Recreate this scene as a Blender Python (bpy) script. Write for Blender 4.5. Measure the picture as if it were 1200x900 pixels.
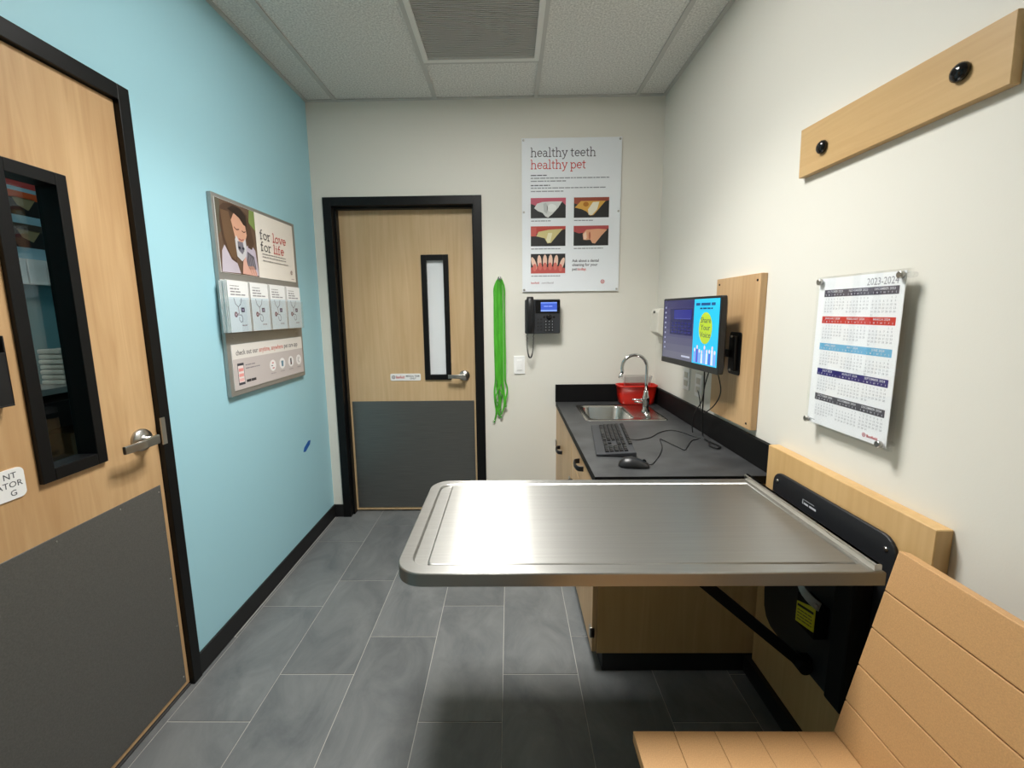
import bpy, bmesh, math, random, calendar
from mathutils import Vector, Matrix

for o in list(bpy.data.objects): bpy.data.objects.remove(o)
SC = bpy.context.scene
COL = SC.collection
PI = math.pi
random.seed(7)

# ------------------------------------------------------------------ camera
F_PX, YAW, PITCH, ROLL, CAM_H, CX, CY = 496.398, -0.0135, 0.1431, -0.0115, 1.403, 590.73, 436.92
cam_d = bpy.data.cameras.new('camera'); cam = bpy.data.objects.new('camera', cam_d); COL.objects.link(cam)
_fw = Vector((math.sin(YAW) * math.cos(PITCH), math.cos(YAW) * math.cos(PITCH), -math.sin(PITCH)))
_r = Vector((math.cos(YAW), -math.sin(YAW), 0)); _u = _r.cross(_fw)
_r2 = math.cos(ROLL) * _r + math.sin(ROLL) * _u; _u2 = -math.sin(ROLL) * _r + math.cos(ROLL) * _u
cam.matrix_world = Matrix(((_r2.x, _u2.x, -_fw.x, 0), (_r2.y, _u2.y, -_fw.y, 0), (_r2.z, _u2.z, -_fw.z, CAM_H), (0, 0, 0, 1)))
cam_d.sensor_fit = 'HORIZONTAL'; cam_d.sensor_width = 36.0; cam_d.lens = F_PX / 1200 * 36
cam_d.shift_x = (600 - CX) / 1200; cam_d.shift_y = (CY - 450) / 1200
cam_d.clip_start = 0.02
SC.camera = cam

# ------------------------------------------------------------------ world, view
w = bpy.data.worlds.new('world'); SC.world = w; w.use_nodes = True
w.node_tree.nodes['Background'].inputs[0].default_value = (.6, .65, .7, 1)
w.node_tree.nodes['Background'].inputs[1].default_value = 0.05
vs = SC.view_settings
vs.view_transform = 'Standard'; vs.look = 'None'; vs.gamma = 1.0; vs.use_curve_mapping = False
vs.exposure = -0.22
LAMP_WATTS = 32.0
LAMP_POWER = 27.0          # radiance of the troffer's lens
LAMP_COLOR = (1.0, 0.985, 0.95)

# ------------------------------------------------------------------ room dimensions
L, R, D, H, B = -1.233, 0.9575, 2.777, 2.6826, -1.05

# ------------------------------------------------------------------ materials
def lin(c):
    return tuple((v / 12.92 if v <= .04045 else ((v + .055) / 1.055) ** 2.4) for v in [x / 255 for x in c])
MATS = {}
def mat(name, rgb, rough=.5, metal=0., spec=.5, noise=None, bump=None, emit=None, **kw):
    """plain or lightly mottled principled material; noise=(scale xyz, amount), bump=(scale, strength, distance)"""
    m = bpy.data.materials.new(name); m.use_nodes = True; nt = m.node_tree; b = nt.nodes['Principled BSDF']
    c = lin(rgb); b.inputs['Base Color'].default_value = (*c, 1); b.inputs['Roughness'].default_value = rough
    b.inputs['Metallic'].default_value = metal; b.inputs['Specular IOR Level'].default_value = spec
    tc = nt.nodes.new('ShaderNodeTexCoord')
    if noise:
        sc, amt = noise[:2]
        mp = nt.nodes.new('ShaderNodeMapping'); mp.inputs['Scale'].default_value = sc
        nt.links.new(tc.outputs['Object'], mp.inputs[0])
        n = nt.nodes.new('ShaderNodeTexNoise'); n.inputs['Scale'].default_value = 1; n.inputs['Detail'].default_value = 6
        nt.links.new(mp.outputs[0], n.inputs[0])
        r = nt.nodes.new('ShaderNodeValToRGB')
        r.color_ramp.elements[0].position = .3; r.color_ramp.elements[1].position = .7
        lo = noise[2] if len(noise) > 2 else None
        r.color_ramp.elements[0].color = (*(lin(lo) if lo else [v * (1 - amt) for v in c]), 1)
        r.color_ramp.elements[1].color = (*[min(1, v * (1 + amt)) for v in c], 1)
        nt.links.new(n.outputs[0], r.inputs[0]); nt.links.new(r.outputs[0], b.inputs['Base Color'])
    if bump:
        n2 = nt.nodes.new('ShaderNodeTexNoise'); n2.inputs['Scale'].default_value = bump[0]; n2.inputs['Detail'].default_value = 3
        nt.links.new(tc.outputs['Object'], n2.inputs[0])
        bp = nt.nodes.new('ShaderNodeBump'); bp.inputs['Strength'].default_value = bump[1]; bp.inputs['Distance'].default_value = bump[2]
        nt.links.new(n2.outputs[0], bp.inputs['Height']); nt.links.new(bp.outputs[0], b.inputs['Normal'])
    if emit:
        b.inputs['Emission Color'].default_value = (*emit[0], 1); b.inputs['Emission Strength'].default_value = emit[1]
    for k, v in kw.items(): b.inputs[k.replace('_', ' ')].default_value = v
    MATS[name] = m
    return m
def wood(name, rgb, dark, axis, rough=.42, sc=1.0, blotch=.5):
    """maple veneer: long grain streaks along axis plus soft blotches"""
    m = mat(name, rgb, rough); nt = m.node_tree; b = nt.nodes['Principled BSDF']
    tc = nt.nodes.new('ShaderNodeTexCoord'); mp = nt.nodes.new('ShaderNodeMapping')
    s = [26 * sc] * 3; s[axis] = 1.3 * sc; mp.inputs['Scale'].default_value = s
    nt.links.new(tc.outputs['Object'], mp.inputs[0])
    n = nt.nodes.new('ShaderNodeTexNoise'); n.inputs['Scale'].default_value = 1; n.inputs['Detail'].default_value = 7; n.inputs['Distortion'].default_value = 2.2
    nt.links.new(mp.outputs[0], n.inputs[0])
    mp2 = nt.nodes.new('ShaderNodeMapping'); s2 = [6 * sc] * 3; s2[axis] = 1.6 * sc; mp2.inputs['Scale'].default_value = s2
    nt.links.new(tc.outputs['Object'], mp2.inputs[0])
    n2 = nt.nodes.new('ShaderNodeTexNoise'); n2.inputs['Scale'].default_value = 1; n2.inputs['Detail'].default_value = 3
    nt.links.new(mp2.outputs[0], n2.inputs[0])
    mx = nt.nodes.new('ShaderNodeMix'); mx.inputs[0].default_value = blotch
    nt.links.new(n.outputs[0], mx.inputs[2]); nt.links.new(n2.outputs[0], mx.inputs[3])
    r = nt.nodes.new('ShaderNodeValToRGB'); r.color_ramp.elements[0].position = .34; r.color_ramp.elements[1].position = .62
    r.color_ramp.elements[0].color = (*lin(dark), 1); r.color_ramp.elements[1].color = (*lin(rgb), 1)
    nt.links.new(mx.outputs[0], r.inputs[0]); nt.links.new(r.outputs[0], b.inputs['Base Color'])
    return m

mat('white_paint', (226, 223, 213), .55, bump=(220, .12, .001))
mat('blue_paint', (164, 212, 225), .5, bump=(220, .12, .001))
mat('ceiling_board', (232, 231, 226), .9, noise=((120, 120, 120), .14, (196, 195, 190)), bump=(260, .6, .004))
mat('ceiling_tee', (196, 195, 190), .55)
mat('black_paint', (10, 10, 11), .42, spec=.3)
mat('black_rubber', (20, 20, 21), .5)
mat('black_plastic', (22, 22, 24), .38)
mat('black_gloss', (12, 12, 14), .15)
mat('black_matt', (11, 11, 12), .6, spec=.2)
mat('dark_powder', (30, 32, 36), .5, bump=(700, .2, .0006))
mat('keycap', (20, 20, 22), .38)
mat('grout', (168, 166, 160), .9)
mat('chrome', (215, 215, 215), .07, 1.)
mat('satin_metal', (190, 188, 184), .3, 1.)
mat('sink_steel', (190, 188, 182), .24, 1.)
mat('grey_aluminium', (168, 168, 164), .42, .6)
mat('kick_laminate', (88, 87, 83), .4, noise=((260, 260, 260), .16), bump=(500, .15, .0005))
mat('kick_steel', (118, 118, 115), .36, .75, noise=((6, 6, 260), .1))
mat('white_plastic', (228, 227, 222), .35)
mat('bright_plastic', (246, 246, 244), .3)
mat('phone_grey', (44, 46, 50), .45)
mat('ivory_plastic', (212, 208, 196), .4)
mat('counter_laminate', (60, 61, 62), .42, noise=((9, 14, 14), .34), bump=(300, .05, .0005))
mat('red_plastic', (200, 32, 18), .32)
mat('paper', (236, 236, 234), .55)
mat('lead_green', (76, 172, 44), .42, noise=((40, 40, 9), .3))
mat('blue_tape', (26, 92, 170), .5)
mat('yellow_label', (214, 206, 40), .45)
mat('teal_far', (110, 158, 166), .6)
mat('brown_card', (120, 92, 62), .8)
mat('concrete', (60, 60, 60), .9)
mat('frosted', (226, 230, 232), .35)
mat('cable', (16, 16, 17), .45)
mat('bench_board', (196, 152, 102), .5, noise=((420, 420, 420), .10), bump=(500, .12, .0006))
wood('maple_z', (206, 171, 126), (182, 144, 100), 2, blotch=.6)
wood('maple_y', (204, 170, 120), (190, 154, 104), 1)
wood('maple_x', (218, 184, 126), (206, 168, 110), 0)
wood('maple_pale', (206, 178, 138), (190, 160, 118), 2, sc=.8)
wood('maple_panel', (208, 172, 118), (194, 156, 102), 2, sc=.7)
# floor tile: slate-look porcelain with streaks, every tile its own shade and offset
m = mat('slate_tile', (92, 95, 97), .46); nt = m.node_tree; b = nt.nodes['Principled BSDF']
tc = nt.nodes.new('ShaderNodeTexCoord'); oi = nt.nodes.new('ShaderNodeObjectInfo')
va = nt.nodes.new('ShaderNodeVectorMath'); va.operation = 'MULTIPLY_ADD'
cmb = nt.nodes.new('ShaderNodeCombineXYZ')
for k in range(3): nt.links.new(oi.outputs['Random'], cmb.inputs[k])
nt.links.new(cmb.outputs[0], va.inputs[0]); va.inputs[1].default_value = (37, 53, 11); nt.links.new(tc.outputs['Object'], va.inputs[2])
mp = nt.nodes.new('ShaderNodeMapping'); mp.inputs['Scale'].default_value = (5.5, 3.6, 1); nt.links.new(va.outputs[0], mp.inputs[0])
n1 = nt.nodes.new('ShaderNodeTexNoise'); n1.inputs['Scale'].default_value = 1; n1.inputs['Detail'].default_value = 9; n1.inputs['Distortion'].default_value = .8; n1.inputs['Roughness'].default_value = .65
nt.links.new(mp.outputs[0], n1.inputs[0])
r = nt.nodes.new('ShaderNodeValToRGB'); r.color_ramp.elements[0].position = .28; r.color_ramp.elements[1].position = .78
r.color_ramp.elements[0].color = (*lin((84, 87, 89)), 1); r.color_ramp.elements[1].color = (*lin((122, 124, 123)), 1)
nt.links.new(n1.outputs[0], r.inputs[0])
hs = nt.nodes.new('ShaderNodeHueSaturation'); mr = nt.nodes.new('ShaderNodeMapRange'); mr.inputs[3].default_value = .92; mr.inputs[4].default_value = 1.08
nt.links.new(oi.outputs['Random'], mr.inputs[0]); nt.links.new(mr.outputs[0], hs.inputs['Value']); nt.links.new(r.outputs[0], hs.inputs['Color'])
nt.links.new(hs.outputs[0], b.inputs['Base Color'])
bp = nt.nodes.new('ShaderNodeBump'); bp.inputs['Strength'].default_value = .25; bp.inputs['Distance'].default_value = .002
nt.links.new(n1.outputs[0], bp.inputs['Height']); nt.links.new(bp.outputs[0], b.inputs['Normal'])
# brushed steel: fine scratches running across the table, so glints smear along it
def brushed(name, rgb, rough, aniso, tangent, scratch):
    m = mat(name, rgb, rough, 1.); nt = m.node_tree; b = nt.nodes['Principled BSDF']
    b.inputs['Anisotropic'].default_value = aniso
    cx = nt.nodes.new('ShaderNodeCombineXYZ')
    for k in range(3): cx.inputs[k].default_value = tangent[k]
    nt.links.new(cx.outputs[0], b.inputs['Tangent'])
    tc = nt.nodes.new('ShaderNodeTexCoord'); mp = nt.nodes.new('ShaderNodeMapping'); mp.inputs['Scale'].default_value = scratch
    nt.links.new(tc.outputs['Object'], mp.inputs[0])
    n = nt.nodes.new('ShaderNodeTexNoise'); n.inputs['Scale'].default_value = 1; n.inputs['Detail'].default_value = 5
    nt.links.new(mp.outputs[0], n.inputs[0])
    mr = nt.nodes.new('ShaderNodeMapRange'); mr.inputs[1].default_value = .3; mr.inputs[2].default_value = .7
    mr.inputs[3].default_value = rough * .85; mr.inputs[4].default_value = rough * 1.15
    nt.links.new(n.outputs[0], mr.inputs[0]); nt.links.new(mr.outputs[0], b.inputs['Roughness'])
    return m
def brushed_sheet(name, rgb, rough, aniso, tangent):
    m = bpy.data.materials.new(name); m.use_nodes = True; nt = m.node_tree; nt.nodes.remove(nt.nodes['Principled BSDF'])
    g_ = nt.nodes.new('ShaderNodeBsdfAnisotropic'); g_.distribution = 'MULTI_GGX'
    g_.inputs['Roughness'].default_value = rough; g_.inputs['Anisotropy'].default_value = aniso
    cx = nt.nodes.new('ShaderNodeCombineXYZ')
    for k in range(3): cx.inputs[k].default_value = tangent[k]
    nt.links.new(cx.outputs[0], g_.inputs['Tangent'])
    # brushing lines and rubbed patches vary the tone a little
    tc = nt.nodes.new('ShaderNodeTexCoord'); c = lin(rgb); last = None
    mp = nt.nodes.new('ShaderNodeMapping'); mp.inputs['Scale'].default_value = (2.5, 140, 2.5); nt.links.new(tc.outputs['Object'], mp.inputs[0])
    n = nt.nodes.new('ShaderNodeTexNoise'); n.inputs['Scale'].default_value = 1; n.inputs['Detail'].default_value = 5; nt.links.new(mp.outputs[0], n.inputs[0])
    r = nt.nodes.new('ShaderNodeValToRGB'); r.color_ramp.elements[0].position = .3; r.color_ramp.elements[1].position = .7
    r.color_ramp.elements[0].color = (*[v * .95 for v in c], 1); r.color_ramp.elements[1].color = (*[min(1, v * 1.03) for v in c], 1)
    nt.links.new(n.outputs[0], r.inputs[0]); nt.links.new(r.outputs[0], g_.inputs['Color'])
    g2 = nt.nodes.new('ShaderNodeBsdfAnisotropic'); g2.inputs['Roughness'].default_value = .42; nt.links.new(r.outputs[0], g2.inputs['Color'])
    mx = nt.nodes.new('ShaderNodeMixShader'); mx.inputs[0].default_value = .5; nt.links.new(g2.outputs[0], mx.inputs[2])
    g3 = nt.nodes.new('ShaderNodeBsdfAnisotropic'); g3.inputs['Roughness'].default_value = .42; g3.inputs['Anisotropy'].default_value = .55
    nt.links.new(cx.outputs[0], g3.inputs['Tangent']); nt.links.new(r.outputs[0], g3.inputs['Color'])
    m2_ = nt.nodes.new('ShaderNodeMixShader'); m2_.inputs[0].default_value = .78; nt.links.new(g_.outputs[0], m2_.inputs[1]); nt.links.new(g3.outputs[0], m2_.inputs[2]); nt.links.new(m2_.outputs[0], mx.inputs[1])
    nt.links.new(mx.outputs[0], nt.nodes['Material Output'].inputs[0]); MATS[name] = m
brushed_sheet('brushed_steel', (172, 171, 167), .30, .88, (1, 0, 0))
brushed('brushed_edge', (196, 192, 184), .3, .4, (0, 0, 1), (3, 3, 60))
# flat print: colours come from a face colour attribute
def print_mat(name, rough, emit=0.):
    m = bpy.data.materials.new(name); m.use_nodes = True; nt = m.node_tree; b = nt.nodes['Principled BSDF']
    a = nt.nodes.new('ShaderNodeAttribute'); a.attribute_name = 'ink'
    nt.links.new(a.outputs['Color'], b.inputs['Base Color']); b.inputs['Roughness'].default_value = rough
    if emit:
        nt.links.new(a.outputs['Color'], b.inputs['Emission Color']); b.inputs['Emission Strength'].default_value = emit
    MATS[name] = m
print_mat('print', .45); print_mat('screen_print', .25, .4)
# clear sheet materials: fresnel mix of clear and mirror
def clear(name, tint, gloss, rough=0.02):
    m = bpy.data.materials.new(name); m.use_nodes = True; nt = m.node_tree; nt.nodes.remove(nt.nodes['Principled BSDF'])
    out = nt.nodes['Material Output']; t = nt.nodes.new('ShaderNodeBsdfTransparent'); t.inputs[0].default_value = (*tint, 1)
    g = nt.nodes.new('ShaderNodeBsdfGlossy'); g.inputs['Roughness'].default_value = rough
    fr = nt.nodes.new('ShaderNodeFresnel'); ge = nt.nodes.new('ShaderNodeNewGeometry'); io = nt.nodes.new('ShaderNodeMapRange')
    io.inputs[3].default_value = 1.45; io.inputs[4].default_value = 1 / 1.45      # same sheen on both faces of a thin sheet
    nt.links.new(ge.outputs['Backfacing'], io.inputs[0]); nt.links.new(io.outputs[0], fr.inputs[0])
    ad = nt.nodes.new('ShaderNodeMath'); ad.operation = 'ADD'; ad.inputs[1].default_value = gloss; ad.use_clamp = True
    mx = nt.nodes.new('ShaderNodeMixShader'); nt.links.new(fr.outputs[0], ad.inputs[0]); nt.links.new(ad.outputs[0], mx.inputs[0])
    nt.links.new(t.outputs[0], mx.inputs[1]); nt.links.new(g.outputs[0], mx.inputs[2]); nt.links.new(mx.outputs[0], out.inputs[0])
    MATS[name] = m
clear('door_glass', (.80, .84, .84), .02); clear('acrylic', (.99, .995, .995), .0); clear('clear_film', (.86, .86, .86), .16, .3)
# troffer lens
m = mat('lamp_lens', (240, 240, 240), .5, emit=(LAMP_COLOR, LAMP_POWER * .35))
m = mat('lamp_tube', (250, 250, 250), .5, emit=(LAMP_COLOR, LAMP_POWER * 4.2))
m = mat('far_fill', (240, 240, 240), .5, emit=((1, .97, .92), 28.0))  # glow of the unseen fill light added beyond the left door

# ------------------------------------------------------------------ mesh builder
class MB:
    def __init__(s): s.v = []; s.f = []; s.sm = []; s.xf = None
    def add(s, vs_, fs, smooth=False):
        n = len(s.v)
        s.v += [tuple((s.xf @ Vector(p)) if s.xf else p) for p in vs_]
        s.f += [tuple(i + n for i in f) for f in fs]; s.sm += [smooth] * len(fs); return s
    def box(s, x0, x1, y0, y1, z0, z1):
        if x0 > x1: x0, x1 = x1, x0
        if y0 > y1: y0, y1 = y1, y0
        if z0 > z1: z0, z1 = z1, z0
        return s.add([(x0, y0, z0), (x1, y0, z0), (x1, y1, z0), (x0, y1, z0), (x0, y0, z1), (x1, y0, z1), (x1, y1, z1), (x0, y1, z1)],
                     [(0, 3, 2, 1), (4, 5, 6, 7), (0, 1, 5, 4), (1, 2, 6, 5), (2, 3, 7, 6), (3, 0, 4, 7)])
    def rings(s, rings, cap0=True, cap1=True, smooth=True, closed=False):
        n = len(rings[0]); vs_ = [p for r_ in rings for p in r_]; fs = []
        m_ = len(rings)
        for i in range(m_ if closed else m_ - 1):
            a = i * n; b_ = ((i + 1) % m_) * n
            for j in range(n):
                k = (j + 1) % n; fs.append((a + j, a + k, b_ + k, b_ + j))
        s.add(vs_, fs, smooth)
        base = len(s.v) - len(vs_)
        if cap0 and not closed: s.f.append(tuple(base + j for j in reversed(range(n)))); s.sm.append(False)
        if cap1 and not closed: s.f.append(tuple(base + (m_ - 1) * n + j for j in range(n))); s.sm.append(False)
        return s
    def lathe(s, c, axis, prof, n=24):
        """prof: (radius, distance along axis)"""
        ax = Vector(axis).normalized(); t = Vector((0, 0, 1)) if abs(ax.z) < .9 else Vector((1, 0, 0))
        u = ax.cross(t).normalized(); v = ax.cross(u); c = Vector(c)
        rs = [[tuple(c + ax * d + (u * math.cos(2 * PI * k / n) + v * math.sin(2 * PI * k / n)) * r_) for k in range(n)] for r_, d in prof]
        return s.rings(rs)
    def cyl(s, a, b_, r_, n=16, r2=None):
        a = Vector(a); b_ = Vector(b_); d = (b_ - a)
        return s.lathe(a, d, [(r_, 0), (r2 if r2 else r_, d.length)], n)
    def tube(s, pts, r_, n=8, closed=False):
        P = [Vector(p) for p in pts]; rs = []; up = None; m_ = len(P)
        for i, p in enumerate(P):
            if closed: t = (P[(i + 1) % m_] - P[i - 1]).normalized()
            else: t = (P[min(i + 1, m_ - 1)] - P[max(i - 1, 0)]).normalized()
            if up is None:
                up = Vector((0, 0, 1)) if abs(t.z) < .9 else Vector((1, 0, 0))
            u = t.cross(up)
            if u.length < 1e-6: u = t.cross(Vector((.3, .8, .5)))
            u.normalize(); v = u.cross(t).normalized(); up = v
            rr = r_(i / (m_ - 1)) if callable(r_) else r_
            rs.append([tuple(p + (u * math.cos(2 * PI * k / n) + v * math.sin(2 * PI * k / n)) * rr) for k in range(n)])
        return s.rings(rs, closed=closed)
    def prism(s, poly, fn, h0, h1, smooth=False):
        """poly of 2D points, fn(u, v, h) -> xyz"""
        return s.rings([[fn(u, v, h0) for u, v in poly], [fn(u, v, h1) for u, v in poly]], smooth=smooth)
    def ribbon(s, pts, wdir, width, thick):
        """flat strap: pts path, wdir width direction"""
        P = [Vector(p) for p in pts]; wd = Vector(wdir).normalized() * width / 2; rs = []
        for i, p in enumerate(P):
            t = (P[min(i + 1, len(P) - 1)] - P[max(i - 1, 0)]).normalized(); nn = t.cross(wd).normalized() * thick / 2
            rs.append([tuple(p + wd + nn), tuple(p - wd + nn), tuple(p - wd - nn), tuple(p + wd - nn)])
        return s.rings(rs, smooth=False)
def rrect(x0, x1, y0, y1, r_, n=6, which=(1, 1, 1, 1)):
    """rounded rectangle, counter-clockwise from lower left; which = corners ll, lr, ur, ul"""
    out = []
    for (cx, cy, a0, k) in ((x0 + r_, y0 + r_, PI, 0), (x1 - r_, y0 + r_, 1.5 * PI, 1), (x1 - r_, y1 - r_, 0, 2), (x0 + r_, y1 - r_, .5 * PI, 3)):
        if which[k]:
            for i in range(n + 1):
                a = a0 + .5 * PI * i / n; out.append((cx + r_ * math.cos(a), cy + r_ * math.sin(a)))
        else:
            out.append(((x0, y0), (x1, y0), (x1, y1), (x0, y1))[k])
    return out
def spline(pts, n=8):
    P = [Vector(p) for p in pts]; P = [2 * P[0] - P[1]] + P + [2 * P[-1] - P[-2]]; out = []
    for i in range(1, len(P) - 2):
        for k in range(n):
            t = k / n; a, b_, c, d = P[i - 1:i + 3]
            out.append(.5 * ((2 * b_) + (c - a) * t + (2 * a - 5 * b_ + 4 * c - d) * t * t + (3 * b_ - a - 3 * c + d) * t ** 3))
    out.append(P[-2]); return [tuple(p) for p in out]
XY = lambda u, v, h: (u, v, h)
XZ = lambda u, v, h: (u, h, v)
YZ = lambda u, v, h: (h, u, v)

def finish(me, mb, bevel=0, seg=2, ang=35):
    bm = bmesh.new(); bm.from_mesh(me)
    bmesh.ops.recalc_face_normals(bm, faces=bm.faces)
    if bevel:
        es = [e for e in bm.edges if len(e.link_faces) == 2 and e.calc_face_angle(0) > math.radians(ang)]
        bmesh.ops.bevel(bm, geom=es, offset=bevel, segments=seg, affect='EDGES', profile=.5, clamp_overlap=True)
    bm.to_mesh(me); bm.free()
def obj(name, mb, material, parent=None, bevel=0, seg=2, ang=35, smooth_all=False, kind=None):
    """one mesh object; origin at the middle of its base"""
    xs = [p[0] for p in mb.v]; ys = [p[1] for p in mb.v]; zs = [p[2] for p in mb.v]
    c = Vector(((min(xs) + max(xs)) / 2, (min(ys) + max(ys)) / 2, min(zs)))
    me = bpy.data.meshes.new(name); me.from_pydata([tuple(Vector(p) - c) for p in mb.v], [], mb.f)
    me.polygons.foreach_set('use_smooth', mb.sm)
    finish(me, mb, bevel, seg, ang)
    if smooth_all:
        for p in me.polygons: p.use_smooth = True
    me.materials.append(MATS[material] if isinstance(material, str) else material); me.update()
    o = bpy.data.objects.new(name, me); COL.objects.link(o)
    o.location = c
    if parent: attach(o, parent)
    if kind: o['kind'] = kind
    return o
def wloc(o):
    l = Vector(o.location)
    return l + wloc(o.parent) if o.parent else l
def attach(o, parent):
    o.parent = parent; o.location = Vector(o.location) - wloc(parent)
def thing(name, label, cat, loc, group=None, kind=None):
    o = bpy.data.objects.new(name, None); COL.objects.link(o); o.location = loc; o.empty_display_size = .05
    return tag(o, label, cat, group, kind)
def tag(o, label=None, cat=None, group=None, kind=None):
    if label: o['label'] = label
    if cat: o['category'] = cat
    if group: o['group'] = group
    if kind: o['kind'] = kind
    return o
def struct(o, label=None): o['kind'] = 'structure'; return tag(o, label) if label else o

# ------------------------------------------------------------------ flat print builder
GLYPH = {}
def text_geo(t, bold=0.):
    k = (t, bold)
    if k not in GLYPH:
        cu = bpy.data.curves.new('t', 'FONT'); cu.body = t; cu.size = 1; cu.offset = bold; cu.resolution_u = 2; cu.fill_mode = 'FRONT'
        ob = bpy.data.objects.new('t', cu); COL.objects.link(ob)
        dg = bpy.context.evaluated_depsgraph_get(); ev = ob.evaluated_get(dg); me = ev.to_mesh()
        V = [(v.co.x, v.co.y) for v in me.vertices]; Fs = [tuple(p.vertices) for p in me.polygons]
        ev.to_mesh_clear(); bpy.data.objects.remove(ob); bpy.data.curves.remove(cu)
        GLYPH[k] = (V, Fs, max([p[0] for p in V] or [0]))
    return GLYPH[k]
# slab-serif lower case drawn with strokes; x-height 1
def arc(cx, cy, rx, ry, a0, a1, n=14): return [(cx + rx * math.cos(math.radians(a0 + (a1 - a0) * i / n)), cy + ry * math.sin(math.radians(a0 + (a1 - a0) * i / n))) for i in range(n + 1)]
SLAB = {
 'h': (1.12, [[(.2, 0), (.2, 1.5)], [(.2, .62)] + arc(.53, .62, .33, .32, 150, 0) + [(.86, 0)], [(0, 0), (.4, 0)], [(.66, 0), (1.06, 0)], [(0, 1.5), (.2, 1.5)]]),
 'e': (1.0, [[(.12, .52), (.86, .52)] + arc(.5, .5, .38, .46, 5, 320)]),
 'a': (1.02, [arc(.42, .64, .3, .3, 150, 0) + [(.72, .1), (.78, 0), (.98, 0)], [(.72, .54), (.4, .54)] + arc(.38, .28, .26, .26, 90, 270) + [(.5, .02), (.72, .26)]]),
 'l': (.56, [[(.26, 0), (.26, 1.5)], [(.02, 0), (.52, 0)], [(.04, 1.5), (.26, 1.5)]]),
 't': (.72, [[(.28, 1.3), (.28, .25)] + arc(.48, .25, .2, .25, 180, 300), [(.02, .95), (.62, .95)]]),
 'y': (1.02, [[(.14, .96), (.54, .06)], [(.9, .96), (.46, -.16), (.36, -.34), (.2, -.4), (.08, -.36)], [(-.02, .96), (.34, .96)], [(.7, .96), (1.04, .96)]]),
 'p': (1.1, [[(.2, .96), (.2, -.46)], arc(.56, .48, .38, .46, 160, -160), [(0, -.46), (.42, -.46)], [(0, .96), (.2, .96)]]),
 'f': (.72, [[(.28, 0), (.28, 1.2)] + arc(.5, 1.2, .22, .3, 180, 50), [(.02, .95), (.6, .95)], [(.06, 0), (.54, 0)]]),
 'o': (1.06, [arc(.52, .48, .4, .46, 0, 360, 20)]),
 'r': (.82, [[(.22, 0), (.22, .96)], [(.22, .55)] + arc(.56, .6, .34, .34, 170, 60), [(0, 0), (.5, 0)], [(.02, .96), (.22, .96)]]),
 'v': (1.0, [[(.12, .96), (.5, 0), (.88, .96)], [(-.04, .96), (.3, .96)], [(.7, .96), (1.04, .96)]]),
 'i': (.58, [[(.28, 0), (.28, .96)], [(.04, 0), (.54, 0)], [(.06, .96), (.28, .96)], [(.28, 1.28), (.28, 1.46)]]),
 ' ': (.5, [])}
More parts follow.
